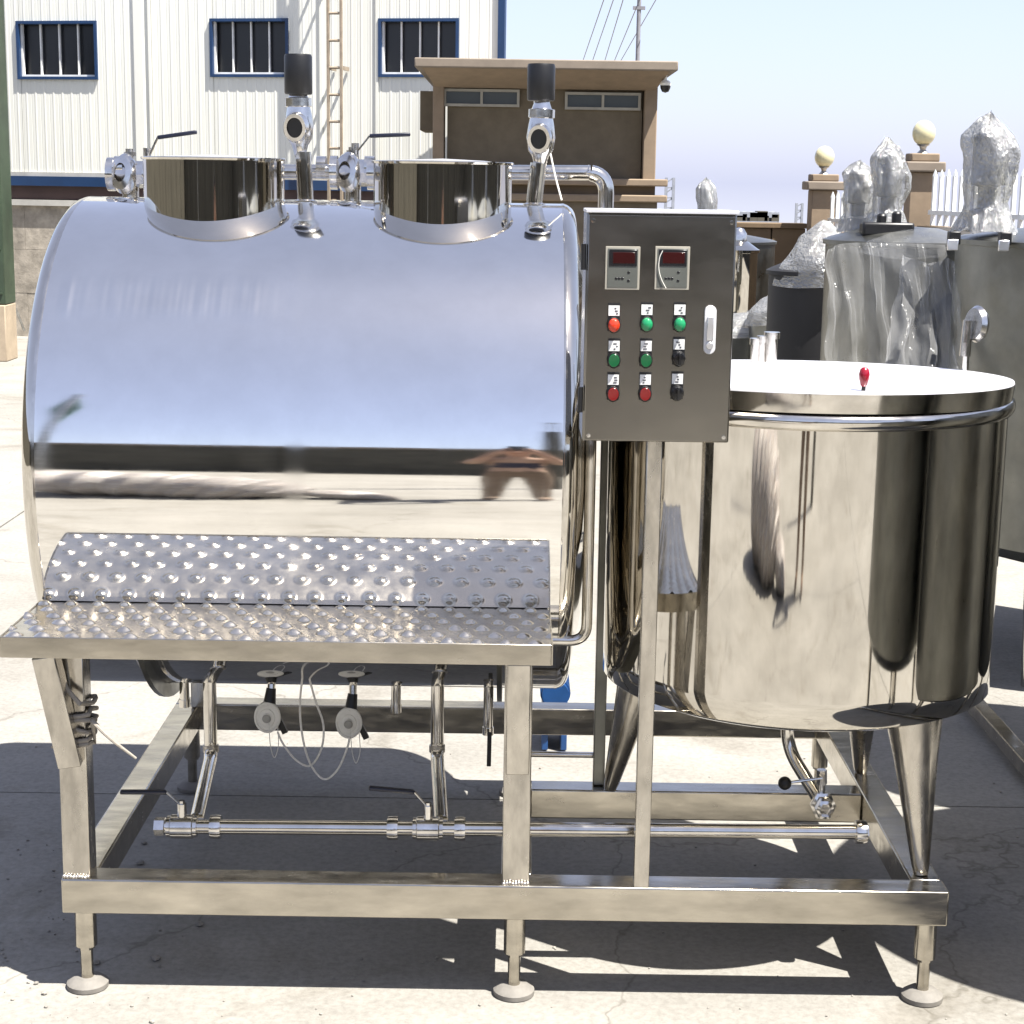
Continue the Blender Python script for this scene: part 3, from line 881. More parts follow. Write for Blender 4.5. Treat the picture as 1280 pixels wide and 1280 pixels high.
for r in range(3):
    for q in range(3):
        p = cp(*pos[r][q])
        hw = .0118
        hl = MB()
        hl.box(p.x - hw, p.x + hw, FY - .0035, FY, p.z - .012, p.z + .042, 0)
        hl.box(p.x - hw + .001, p.x + hw - .001, FY - .0045, FY - .003, p.z + .018, p.z + .038, 1)
        for t in range(3):
            w_ = random.uniform(.003, .008)
            x_ = p.x + random.uniform(-.006, .006 - w_ * .5)
            hl.box(x_, x_ + w_, FY - .0050, FY - .0040, p.z + .021 + t * .005, p.z + .0235 + t * .005, 2)
        hl.build('label_plate', ['black_plastic', 'label_white', 'print_dark'], door)
        bt = MB()
        bt.lathe([(.0152, 0), (.0152, .004), (.0135, .007), (.0125, .007)], (p.x, FY - .0036, p.z), (0, -1, 0), 28, 0, .88, 1.05)
        if caps[r][q] == 'cap_black':
            bt.lathe([(.0130, .007), (.0130, .016), (.0115, .019), (0, .020)], (p.x, FY - .0036, p.z), (0, -1, 0), 28, 1, .88, 1.05)
            bt.bar((p.x, FY - .030, p.z + .010), (p.x, FY - .030, p.z - .010), .004, .014, (0, 1, 0), 1)
        elif r == 0:
            bt.lathe([(.0128, .006), (.0128, .012), (.011, .018), (.007, .021), (0, .022)], (p.x, FY - .0036, p.z), (0, -1, 0), 28, 1, .88, 1.05)
        else:
            bt.lathe([(.0122, .006), (.0122, .0105), (.0112, .0115), (0, .0112)], (p.x, FY - .0036, p.z), (0, -1, 0), 28, 1, .88, 1.05)
        bo = bt.build('push_button' if caps[r][q] != 'cap_black' else 'selector_switch', ['black_plastic', caps[r][q]], door)
        bo['label'] = {'cap_red_bright': 'bright red domed indicator lamp', 'cap_green_bright': 'bright green domed indicator lamp', 'cap_green': 'dark green flat push button', 'cap_red': 'dark red flat push button', 'cap_black': 'black selector switch'}[caps[r][q]]
p = cp(887, 412)
lt = MB()
vs = []
n = 12
for yy in (FY - .009, FY):
    for i in range(n + 1):
        an = pi * i / n
        vs.append((p.x + cos(an) * .0115, yy, p.z + .036 + sin(an) * .0115))
    for i in range(n + 1):
        an = pi + pi * i / n
        vs.append((p.x + cos(an) * .0115, yy, p.z - .036 + sin(an) * .0115))
m_ = 2 * (n + 1)
lt.add(vs, [tuple(range(m_)), tuple(range(m_, 2 * m_))] + [(i, (i + 1) % m_, m_ + (i + 1) % m_, m_ + i) for i in range(m_)])
lt.box(p.x - .006, p.x + .006, FY - .014, FY - .009, p.z - .020, p.z + .026, 1)
lt.cyl((p.x, FY - .009, p.z - .030), (p.x, FY - .013, p.z - .030), .007, n=16, mi=1)
lt.build('latch', ['latch_grey', 'steel_lid'], door, bevel=.001)

# ------------------------------------------------------------------ rope, cords, motor
rp = MB()
pc = Vector((X0 + .032, .042, 0))
pts = []
turns = 5
for i in range(turns * 24 + 1):
    a = 2 * pi * i / 24
    zz = W(112, 908, 0).z + .040 - .018 * (a / (2 * pi)) + .006 * sin(a * 2.3)
    q = .040
    cx_, cy_ = cos(a), sin(a)
    sc = 1 / max(abs(cx_), abs(cy_)) ** .75
    pts.append(Vector((pc.x + cx_ * q * sc + .003 * sin(i), pc.y + cy_ * q * sc, zz)))
tail = [W(116, 902, -.03), W(140, 925, -.05), W(170, 948, -.04)]
head_ = [W(76, 843, .0), W(84, 862, -.01), W(100, 880, -.02)]
rp.tube(head_ + pts + tail[:1], .0052, 8)
rp.tube(spline(tail, 6), [.005 - .0022 * i / 12 for i in range(13)], 8)
tag(rp.build('rope', 'rope'), 'frayed grey rope wound several turns round the frame post, loose end sticking out', 'rope')
cd = MB()
Yc = .47
s1 = [(379, 838), (375, 880), (378, 920), (388, 955), (405, 974), (422, 962), (434, 935), (437, 922)]
s2 = [(384, 838), (394, 875), (404, 905), (402, 935), (388, 957), (370, 950), (354, 930), (347, 915)]
cd.tube(spline([W(*a, Yc) for a in s1] , 6), .0026, 8)
cd.tube(spline([W(*a, Yc + .01) for a in s2], 6), .0026, 8)
cd.tube([W(379, 838, Yc), W(380, 820, Yc), W(384, 838, Yc + .01)], .0026, 8)
tag(cd.build('cord', 'cord'), 'thin pale cord hanging in loops below the drum between two white discs', 'cord')
c2 = MB().tube(spline([W(688, 192, .69), W(694, 220, .68), W(702, 250, .66)], 5), .0022, 8)
tag(c2.build('string', 'cord'), 'short white string hanging from the breather beside the right hatch', 'string')
gp = Zp(692, 932, 0)
bm_ = thing('blue_pump', 'small blue pump motor standing on the ground behind the frame', 'pump', (gp.x, gp.y + .06, 0))
MB().cyl((gp.x, gp.y - .10, .20), (gp.x, gp.y + .16, .20), .042, n=28).build('motor_casing', 'blue_motor', bm_)
fin = MB()
for k in range(12):
    y = gp.y - .08 + k * .018
    fin.lathe([(.041, 0), (.048, 0), (.048, .006), (.041, .006)], (gp.x, y, .20), (0, 1, 0), 28)
fin.build('cooling_fins', 'blue_motor', bm_)
for s in (-1, 1):
    MB().box(gp.x + s * .03 - .010, gp.x + s * .03 + .010, gp.y - .06, gp.y + .10, .004, .17).build('foot', 'blue_motor', bm_, bevel=.003)
MB().box(gp.x - .03, gp.x + .03, gp.y - .02, gp.y + .06, .235, .28).build('terminal_box', 'blue_motor', bm_, bevel=.006)

# ------------------------------------------------------------------ white hall
def wall_pt(px, py):                       # on the hall's front wall plane
    d = ray(px, py)
    # plane through (0,14.6) going to (-5.8,15.8)
    n = Vector((1.2, 5.8, 0)).normalized()
    o = Vector((0, 14.6, 0))
    t = (o - Vector((0, -DCAM, HCAM))).dot(n) / d.dot(n)
    return Vector((0, -DCAM, HCAM)) + d * t
wdir = Vector((5.8, -1.2, 0)).normalized()   # to the right
wnrm = Vector((-1.2, -5.8, 0)).normalized()  # towards camera
def WP(s, h, out=0.0):                        # wall coordinates: along, height, outwards
    return Vector((0, 14.6, 0)) + wdir * s + wnrm * out + Vector((0, 0, h))
def ws(px, py):
    p = wall_pt(px, py)
    return (p - Vector((0, 14.6, 0))).dot(wdir), p.z
hall = thing('white_hall', 'long white corrugated sheet metal factory hall with barred blue framed windows', 'building', WP(-3, 0))
def wbox(mb, s0, s1, h0, h1, o0, o1, mi=0):
    vs = [WP(s, h, o) for h in (h0, h1) for o in (o1, o0) for s in (s0, s1)]
    mb.add(vs, [(0, 2, 3, 1), (4, 5, 7, 6), (0, 1, 5, 4), (2, 6, 7, 3), (0, 4, 6, 2), (1, 3, 7, 5)], mi)
    return mb
sR = ws(629, 40)[0]
sL = -9.0
zlo = ws(100, 216)[1]
ZHI = 7.5
WIN = [((24, 30), (120, 96)), ((266, 27), (358, 93)), ((477, 27), (570, 93))]
wins = []
for (a, b), (c, d) in WIN:
    s0, h1 = ws(a, b); s1, h0 = ws(c, d)
    wins.append((s0, s1, h0, h1))
# corrugated panels: each a sheet about 1 m wide, cut round the windows
def corr(mb, s0, s1, h0, h1):
    pitch = .105
    n0 = math.floor(s0 / pitch); pts = []
    s = n0 * pitch
    while s < s1 + pitch:
        for ds, o in ((0, 0), (.006, .0032), (.020, .0032), (.026, 0), (.065, 0), (.067, -.002), (.072, -.002), (.074, 0)):
            q = s + ds
            if s0 <= q <= s1: pts.append((q, o))
        s += pitch
    pts = [(s0, 0)] + pts + [(s1, 0)]
    vs = [WP(q, h, o) for h in (h0, h1) for q, o in pts]
    k = len(pts)
    mb.add(vs, [(i, i + 1, k + i + 1, k + i) for i in range(k - 1)])
cuts = sorted({sL, sR} | {w for q in wins for w in (q[0], q[1])})
extra = []
for a, b in zip(cuts, cuts[1:]):
    n = max(1, round((b - a) / 1.0))
    for i in range(n):
        s0, s1 = a + (b - a) * i / n, a + (b - a) * (i + 1) / n
        w = next((q for q in wins if q[0] - 1e-6 <= s0 and s1 <= q[1] + 1e-6), None)
        if w is None:
            m = MB(); corr(m, s0, s1 - .004, zlo, ZHI); m.build('wall_panel', 'sheet_white', hall, smooth=False)
        else:
            m = MB(); corr(m, s0, s1, zlo, w[2]); m.build('wall_panel', 'sheet_white', hall, smooth=False)
            m = MB(); corr(m, s0, s1, w[3], ZHI); m.build('wall_panel', 'sheet_white', hall, smooth=False)
# pilaster flashing strips
for px in (168, 186, 470, 400):
    s0 = ws(px, 60)[0]
    wbox(MB(), s0, s0 + (.10 if px in (168,) else .03), zlo, ZHI, .012, .020).build('flashing', 'sheet_white', hall)
wbox(MB(), sR - .05, sR + .02, 1.6, ZHI, -.05, .03).build('corner_trim', 'trim_blue', hall)
wbox(MB(), sL, sR - .5, 0, ZHI, -.9, -.5).build('hall_core', 'sheet_white', hall)
for (s0, s1, h0, h1) in wins:
    t = .030
    f = MB()
    wbox(f, s0 - t, s1 + t, h1, h1 + t, -.10, .03); wbox(f, s0 - t, s1 + t, h0 - t, h0, -.10, .03)
    wbox(f, s0 - t, s0, h0, h1, -.10, .03); wbox(f, s1, s1 + t, h0, h1, -.10, .03)
    win = f.build('window', 'trim_blue', hall)
    wbox(MB(), s0, s1, h0, h1, -.14, -.10).build('pane', 'glass_dark', win)
    wbox(MB(), s0, s1, h0, h0 + .022, -.06, -.02).build('sill', 'frame_white', win)
    wbox(MB(), s0, s0 + .022, h0 + .022, h1, -.06, -.02).build('mullion', 'frame_white', win)
    for k in range(1, 4):
        s = s0 + (s1 - s0) * k / 4
        wbox(MB(), s - .008, s + .008, h0 + .022, h1, -.075, -.045).build('mullion', 'frame_white', win)
def hz(px, py): return ws(px, py)[1]
wbox(MB(), sL, sR, hz(100, 233), hz(100, 221), -.3, .06).build('drip_flashing', 'trim_blue', hall)
wbox(MB(), sL, sR, hz(100, 221) , zlo + .002, -.3, .02).build('edge_strip', 'plinth_cap', hall)
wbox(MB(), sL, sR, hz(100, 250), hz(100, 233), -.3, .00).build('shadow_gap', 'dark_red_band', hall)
wbox(MB(), sL, sR, hz(60, 257), hz(60, 250), -.3, .10).build('plinth_cap', 'plinth_cap', hall)
ztop = hz(60, 257)
bl = MB()
wbox(bl, -.345, .345, 0, ztop / 3 - .012, -.2, .05)
nb = int((sR - sL) / .7)
for r in range(3):
    for i in range(nb):
        s0 = sL + i * .7 + (r % 2) * .35
        m = MB(); wbox(m, s0 + .0015, min(sR, s0 + .6985), r * ztop / 3 + .0015, (r + 1) * ztop / 3 - .0015, -.2, .05 + random.uniform(-.002, .002))
        m.build('plinth_block', 'plinth_stone', hall)
# ladder with safety hoops on the hall
lad = thing('wall_ladder', 'rusty steel ladder fixed to the white hall wall', 'ladder', wall_pt(430, 250))
sA, sB = ws(420, 100)[0], ws(436, 100)[0]
for s in (sA, sB):
    wbox(MB(), s - .012, s + .012, .6, ZHI, .24, .28).build('rail', 'rust_paint', lad)
h = 1.0
while h < 6:
    MB().cyl(WP(sA, h, .26), WP(sB, h, .26), .014, n=8).build('rung', 'rust_paint', lad)
    if int(h / .27) % 5 == 0:
        wbox(MB(), sA - .008, sA + .008, h - .02, h + .02, .01, .26).build('wall_bracket', 'rust_paint', lad)
        wbox(MB(), sB - .008, sB + .008, h - .02, h + .02, .01, .26).build('wall_bracket', 'rust_paint', lad)
    h += .27

# ------------------------------------------------------------------ guard house
GY = 11.6
gh = thing('guard_house', 'small brown rendered gatehouse with flat overhanging roof and strip windows', 'building', (W(680, 240, GY).x, GY + 1, 0))
def gx(px, py=150, Y=GY): return W(px, py, Y).x
def gz(py, px=680, Y=GY): return W(px, py, Y).z
xl, xr = gx(541), gx(821)
zr0, zr1 = gz(106), gz(74)
ROOFY = GY - .55
rx0, rx1 = W(518, 75, ROOFY).x, W(848, 80, ROOFY).x
rz1, rz0 = W(680, 74, ROOFY).z, W(680, 86, ROOFY).z
MB().box(xl + .12, xr - .12, GY + .10, GY + 2.6, 0, rz0).build('wall', 'brown_render', gh)
for a, b in ((541, 555), (805, 821)):
    MB().box(gx(a), gx(b), GY - .02, GY + .3, 0, rz0 - .002).build('pillar', 'tan_render', gh, bevel=.008)
MB().box(gx(555), gx(805), GY + .03, GY + .2, gz(103), rz0 - .003).build('lintel', 'tan_render', gh)
rf = MB()
vs = [(rx0, ROOFY, rz0), (rx1, ROOFY, rz0), (rx1, GY + 3, rz0), (rx0, GY + 3, rz0), (rx0, ROOFY, rz1), (rx1, ROOFY, rz1), (rx1, GY + 3, rz1), (rx0, GY + 3, rz1)]
rf.add(vs, [(0, 1, 2, 3), (4, 5, 6, 7), (0, 1, 5, 4), (1, 2, 6, 5), (2, 3, 7, 6), (3, 0, 4, 7)])
rfo = rf.build('roof', 'roof_tan', gh, bevel=.01)
# soffit taper
sf = MB()
sf.add([(rx0 + .06, ROOFY + .06, rz0 - .001), (rx1 - .06, ROOFY + .06, rz0 - .001), (rx1 - .06, GY + 2.9, rz0 - .001), (rx0 + .06, GY + 2.9, rz0 - .001),
        (xl + .02, GY - .01, rz0 - .13), (xr - .02, GY - .01, rz0 - .13), (xr - .02, GY + 2.6, rz0 - .13), (xl + .02, GY + 2.6, rz0 - .13)],
       [(0, 1, 5, 4), (1, 2, 6, 5), (2, 3, 7, 6), (3, 0, 4, 7), (4, 5, 6, 7)])
sf.build('soffit', 'tan_render', rfo, smooth=False)
for a, b, t_, bt in ((554, 649, 112, 134), (706, 801, 114, 136)):
    x0, x1, z1, z0 = gx(a), gx(b), gz(t_), gz(bt)
    f = MB()
    t = .022
    for q in ((x0, x1, z1 - t, z1), (x0, x1, z0, z0 + t), (x0, x0 + t, z0 + t, z1 - t), (x1 - t, x1, z0 + t, z1 - t), ((x0 + x1) / 2 - t / 2, (x0 + x1) / 2 + t / 2, z0 + t, z1 - t)):
        f.box(q[0], q[1], GY + .055, GY + .12, q[2], q[3])
    wo = f.build('window', 'frame_cream', gh)
    for q in ((x0 + t, (x0 + x1) / 2 - t / 2), ((x0 + x1) / 2 + t / 2, x1 - t)):
        MB().box(q[0], q[1], GY + .080, GY + .099, z0 + t, z1 - t).build('pane', 'glass_grey', wo)
MB().box(xl - .04, xr + .10, GY - .12, GY + .2, gz(231), gz(222)).build('ledge', 'tan_render', gh, bevel=.01)
MB().box(xl - .04, xr + .10, GY - .12, GY + .2, gz(251), gz(242)).build('ledge', 'tan_render', gh, bevel=.01)
MB().box(xl - .0, xr + .02, GY - .06, GY + .19, 0, gz(251)).build('base', 'brown_render', gh)
MB().box(xl, xr, GY - .04, GY + .19, gz(242), gz(231)).build('band', 'wall_brown', gh)
MB().box(gx(521), gx(539), GY + .5, GY + 1.4, gz(163), rz0 - .14).build('dark_side_box', 'brown_render', gh)  # brown box set back beside the left pillar, clear of the ground
sc_ = W(832, 100, GY - .3)
sec = thing('security_camera', 'small dome security camera under the gatehouse roof edge', 'camera', sc_)
MB().cyl((sc_.x, sc_.y, sc_.z - .03), (sc_.x, sc_.y, rz0 + .0), .012, n=10).build('stem', 'white_plastic', sec)
MB().lathe([(0, -.06), (.028, -.05), (.042, -.02), (.044, .0)], (sc_.x, sc_.y, sc_.z - .045), n=18).build('dome', 'black_plastic', sec)
MB().lathe([(.044, 0), (.046, .02), (.03, .04), (0, .045)], (sc_.x, sc_.y, sc_.z - .045), n=18).build('housing', 'white_plastic', sec)

# ------------------------------------------------------------------ boundary wall, pillars, fence
PA = Vector((W(1028, 250, 13.0).x, 13.0, 0))
PBm = Vector((W(1150, 250, 10.6).x, 10.6, 0))
fd = (PBm - PA).normalized()
PC = PBm + fd * 4.2
wallL0 = Vector((-2.0, 17.5, 0))
zw = W(960, 285, 13.3).z
wl_ = thing('boundary_wall', 'plain brown rendered yard wall between the gatehouse and lamp pillar', 'wall', (PA.x - 1.6, 13.3, 0))
n_ = 4
x_a, x_b = W(835, 285, 13.3).x, PA.x - .1
for i in range(n_):
    x0 = x_a + (x_b - x_a) * i / n_; x1 = x_a + (x_b - x_a) * (i + 1) / n_ - .012
    MB().box(x0, x1, 13.2, 13.42, 0, zw).build('wall_panel', 'wall_brown', wl_, bevel=.006)
MB().box(x_a, x_b, 13.17, 13.45, zw + .002, zw + .05).build('coping', 'wall_brown', wl_, bevel=.006)
def pillar(P, wpx, top_py, px, label):
    Y = P.y
    t = thing('lamp_pillar', label, 'pillar', P, 'lamp pillars of the yard fence')
    sc2 = (Y + DCAM) / FPX
    hw = wpx * sc2 / 2
    zt = W(px, top_py, Y).z
    MB().box(P.x - hw, P.x + hw, Y - hw, Y + hw, 0, zt - .10).build('shaft', 'tan_render', t, bevel=.01)
    MB().box(P.x - hw * 1.45, P.x + hw * 1.45, Y - hw * 1.45, Y + hw * 1.45, zt - .10, zt - .02).build('cap', 'roof_tan', t, bevel=.012)
    MB().box(P.x - hw * 1.05, P.x + hw * 1.05, Y - hw * 1.05, Y + hw * 1.05, zt - .02, zt + .045).build('cap_top', 'tan_render', t, bevel=.01)
    l = MB().lathe([(0, .04), (.05, .045), (.022, .075), (.03, .10), (.055, .115), (0, .12)], (P.x, Y, zt), n=18).build('lamp_base', 'galvanised', t)
    MB().sphere((P.x, Y, zt + .205), .092, 28, 18, sz=1.10).build('lamp_globe', 'globe', t)
    return zt
z1 = pillar(PA, 31, 224, 1028, 'tan lamp pillar with cream globe at the end of the plain brown wall')
z2 = pillar(PBm, 33, 199, 1150, 'tan lamp pillar with cream globe between two runs of white pickets')
def fence(p, q, zb, zt, label, n):
    t = thing('picket_fence', label, 'fence', (p + q) / 2, 'white picket fence runs')
    for i in range(n):
        c = p + (q - p) * (i + .5) / n
        m = MB().bar((c.x, c.y, zb), (c.x, c.y, zt - .05), .028, .028, fd)
        m.lathe([(.020, 0), (.011, .03), (0, .055)], (c.x, c.y, zt - .05), n=4)
        m.build('picket', 'picket_white', t)
    for z in (zb + .10,):
        MB().bar((p.x, p.y, z), (q.x, q.y, z), .03, .035).build('rail', 'picket_white', t)
    MB().bar((p.x, p.y, zb - .5 * zb), (q.x, q.y, zb - .5 * zb), .2, zb - .01).build('base_wall', 'wall_brown', t)
fence(PA + fd * .22, PBm - fd * .22, W(1055, 290, 12.4).z, W(1050, 240, 12.6).z, 'white pointed picket fence on low wall between the two lamp pillars', 14)
fence(PBm + fd * .22, PC, W(1180, 283, 10.0).z, W(1180, 212, 10.0).z, 'white pointed picket fence on low wall running past the wrapped tanks', 30)

# ------------------------------------------------------------------ far structures
def mast(px, py0, py1, Y, wpx, label):
    a = W(px, py1, Y); b = W(px, py0, Y)
    t = thing('lattice_mast', label, 'mast', (a.x, Y, 0))
    hw = wpx * (Y + DCAM) / FPX / 2
    for sx in (-1, 1):
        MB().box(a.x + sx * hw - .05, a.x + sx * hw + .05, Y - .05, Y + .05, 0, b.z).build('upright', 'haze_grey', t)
    k = 14
    br = [a.z - 1 + (b.z - a.z + 1) * i / k for i in range(k + 1)]
    for i in range(k):
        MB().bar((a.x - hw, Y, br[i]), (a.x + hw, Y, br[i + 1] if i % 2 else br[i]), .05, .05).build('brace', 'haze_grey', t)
mast(836, 222, 275, 60, 9, 'grey lattice mast in the distance beside the gatehouse')
mast(998, 254, 285, 70, 7, 'pale lattice mast in the distance left of the lamp pillar')
tr = thing('distant_trestle', 'dark elevated pipe trestle far behind the brown wall', 'trestle', (W(945, 280, 55).x, 55, 0))
a, b = W(845, 268, 55), W(972, 282, 55)
z0, z1_ = W(945, 281, 55).z, W(945, 265, 55).z
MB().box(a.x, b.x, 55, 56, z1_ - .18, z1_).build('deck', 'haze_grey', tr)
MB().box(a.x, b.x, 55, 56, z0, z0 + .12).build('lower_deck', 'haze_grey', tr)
for i in range(15):
    x = a.x + (b.x - a.x) * i / 14
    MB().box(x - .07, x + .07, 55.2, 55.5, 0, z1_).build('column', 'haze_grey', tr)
for i in range(14):
    x = a.x + (b.x - a.x) * (i + .15) / 14
    MB().box(x, x + .15 + .1 * (i % 3), 55.0, 55.6, z0 + .12, z0 + .3 + .05 * (i % 4)).build('pipe_rack', 'wall_back', tr)
up = W(798, 40, 32)
pole = MB().cyl((up.x, 32, 0), (up.x, 32, W(798, -60, 32).z), .05, .04, n=10)
pole.box(up.x - .12, up.x + .12, 31.95, 32.05, W(798, 8, 32).z, W(798, 12, 32).z)
tag(pole.build('utility_pole', 'wire'), 'thin utility pole rising behind the gatehouse roof', 'pole')
for i, (pa, pb) in enumerate((((756, -4), (730, 72)), ((768, -4), (742, 72)), ((780, -4), (756, 76)), ((797, 6), (768, 76)), ((822, -4), (776, 76)))):
    A, B_ = W(*pa, 33), W(*pb, 45)
    m = MB().tube([A + (A - B_) * .2, A, B_, B_ + (B_ - A) * .3], .011, 6)
    tag(m.build('power_line', 'wire'), 'thin overhead power line slanting down behind the gatehouse', 'cable', 'overhead power lines')

# green steel cabinet at the left edge
gb = Zp(6, 452, 0)
GYb = gb.y
gt = thing('green_shed', 'dark green painted steel shed on a tan block base at the yard edge', 'shed', (-6.2, GYb + .5, 0))
gxr = W(20, 380, GYb + .35).x
gz0 = W(10, 381, GYb).z
MB().box(gxr - 1.6, gxr, GYb, GYb + .35, gz0, 3.6).build('body', 'green_paint', gt, bevel=.01)
for k in range(7):
    MB().box(gxr - 1.6, gxr - .02, GYb - .02, GYb - .001, gz0 + .1 + k * .42, gz0 + .12 + k * .42).build('rib', 'green_paint', gt)
MB().box(gxr - 1.62, gxr - .0, GYb - .02, GYb + .35, 0, gz0 - .004).build('base_block', 'block_tan', gt, bevel=.01)
pt = MB().tube(spline([wall_pt(16, 385) + wnrm * .5, wall_pt(28, 372) + wnrm * .5, wall_pt(44, 378) + wnrm * .5, wall_pt(52, 410) + wnrm * .4], 6), .014, 8)
pt.tube([wall_pt(25, 402) + wnrm * .5, wall_pt(25, 440) + wnrm * .5], .02, 8)
pt.tube([wall_pt(18, 405) + wnrm * .5, wall_pt(45, 404) + wnrm * .5], .025, 8)
tag(pt.build('standpipe', 'galvanised'), 'bent metal standpipe and hose against the stone plinth by the green shed', 'pipe')

# ------------------------------------------------------------------ wrapped tanks on the right
def crumple(prof, origin, n=36, amp=.012, fr_=9.0, seed=0, axis=(0, 0, 1), sx=1, sy=1):
    m = MB().lathe(prof, origin, axis, n, 0, sx, sy)
    O = Vector(origin)
    out = []
    for v in m.v:
        v = Vector(v)
        q = v * fr_ + Vector((seed * 3.1, seed * 1.7, 0))
        d = Vector((noise.noise(q), noise.noise(q + Vector((9, 3, 1))), noise.noise(q + Vector((4, 8, 6))) * .6))
        d += Vector((abs(noise.noise(q * 2.3)), noise.noise(q * 2.7 + Vector((2, 2, 2))), 0)) * .5
        out.append(v + d * amp)
    m.v = [tuple(v) for v in out]
    return m
def dens(prof, k=6):
    out = []
    for (r0, h0), (r1, h1) in zip(prof, prof[1:]):
        for i in range(k):
            t = i / k
            out.append((r0 + (r1 - r0) * t, h0 + (h1 - h0) * t))
    out.append(prof[-1])
    return out
def motor(parent, base, h, r, seed):
    core = MB().lathe([(0, 0), (r * .75, 0), (r * .75, h * .2), (r * .4, h * .22), (r * .42, h * .42), (r * .72, h * .44), (r * .72, h * .9), (r * .5, h * .97), (0, h * .97)], base, n=24)
    co = core.build('agitator_motor', 'galvanised', parent)
    prof = dens([(1.35, -.01), (1.15, .08), (.80, .27), (1.0, .46), (1.10, .7), (1.0, .90), (.62, 1.0), (.25, 1.07), (0.02, 1.10)], 6)
    n = 56
    vs, fs = [], []
    for q, hh in prof:
        for k in range(n):
            a = 2 * pi * k / n
            d = Vector((cos(a), sin(a), hh * 2.2)) * 1.3 + Vector((seed * 3.7, seed * 1.3, seed))
            rr = q * r * (1 + .24 * noise.noise(d) + .10 * noise.noise(d * 2.6 + Vector((5, 1, 2))) + .05 * sin(7 * a + 5 * noise.noise(d * .8)) + .06 * abs(noise.noise(Vector((cos(a) * 4, sin(a) * 4, hh * 3 + seed)))))
            vs.append((base[0] + cos(a) * rr + .25 * r * noise.noise(Vector((seed, hh * 2.5, 1))), base[1] + sin(a) * rr, base[2] + hh * h + .02 * noise.noise(d * 2)))
    for i in range(len(prof) - 1):
        for k in range(n):
            k2 = (k + 1) % n
            fs.append((i * n + k, i * n + k2, (i + 1) * n + k2, (i + 1) * n + k))
    MB().add(vs, fs).build('motor_wrap', 'film_dense', co, angle=70)
def tank(name, label, c, R, z0, z1, motors, mat='steel_dull', group='wrapped stainless tanks parked in the yard', legs=True):
    t = thing(name, label, 'tank', (c[0], c[1], 0), group)
    MB().lathe([(0, z0 - .10), (R * .6, z0 - .07), (R * .92, z0 - .015), (R, z0 + .03), (R, z1 - .02), (R + .012, z1 - .018), (R + .012, z1), (R * .96, z1 + .01), (R * .5, z1 + .05), (0, z1 + .06)], (c[0], c[1], 0), n=72).build('shell', mat, t, angle=45)
    for k in range(4):
        a = pi / 4 + k * pi / 2
        x, y = c[0] + cos(a) * R * .85, c[1] + sin(a) * R * .85
        MB().cyl((x, y, 0), (x, y, z0 + .02), .022, .04, n=16).build('leg', 'steel_pipe', t)
    for i, (dx, dy, h, r) in enumerate(motors):
        motor(t, (c[0] + dx, c[1] + dy, z1 + .03), h, r, i + c[0])
    return t
def lidpt(px, py, Y): return W(px, py, Y)
# A: nearer middle tank under film
cA = (W(1120, 400, 3.7).x, 3.7)
zA = W(1110, 300, 3.7).z
RA = .305
hm1, hm2 = W(1112, 180, 3.7).z - zA - .03, W(1075, 205, 3.85).z - zA - .03
tA = tank('wrapped_tank', 'grey steel tank draped in clear film with two bagged agitator motors on top', cA, RA, .45, zA, [(W(1113, 200, 3.7).x - cA[0], 0, hm1 * .95, .072), (W(1076, 200, 3.9).x - cA[0], .2, hm2 * .95, .064)])
bk = W(1110, 298, 3.7 - .15)
kk = MB().box(bk.x - .11, bk.x + .10, bk.y - .03, bk.y + .05, zA + .02, zA + .075)
kk.cyl((bk.x + .03, bk.y, zA + .06), (bk.x + .03, bk.y, zA + .12), .02, n=10)
kk.cyl((bk.x - .03, bk.y, zA + .06), (bk.x - .03, bk.y, zA + .11), .02, n=10)
kk.build('motor_bracket', 'black_plastic', tA, bevel=.01)
# B: right tank
cB = (2.26, 2.9)
zB = W(1240, 302, 2.6).z
hB = W(1236, 140, 2.9).z - zB - .05
tB = tank('wrapped_tank', 'wide grey steel tank with black lid clamps and a tall bagged motor', cB, .62, .48, zB, [(W(1237, 200, 2.8).x - cB[0], -.1, hB * .93, .083)])
for px, py in ((1192, 303), (1256, 297)):
    p = W(px, py, 2.55)
    MB().box(p.x - .02, p.x + .02, p.y - .02, p.y + .02, zB - .01, zB + .035).build('lid_clamp', 'black_plastic', tB, bevel=.004)
    MB().box(p.x - .028, p.x + .01, p.y - .03, p.y - .022, zB - .03, zB + .008).build('clamp_plate', 'steel_lid', tB, bevel=.003)
# C: right of the machine, reflected and shading the yard
tC = tank('wrapped_tank', 'broad grey steel tank in the row beside the skid machine', (2.16, .14), .66, .42, 1.66, [(0, 0, .6, .08)])
tD = tank('wrapped_tank', 'grey steel tank at the near end of the row, a bagged motor on it', (2.22, -1.22), .62, .42, 1.64, [(0, 0, .6, .08)])
tC2 = tank('wrapped_tank', 'narrower grey steel tank between the broad tank and the wide tank with clamps', (2.24, 1.28), .56, .42, 1.62, [(0, 0, .5, .07)])
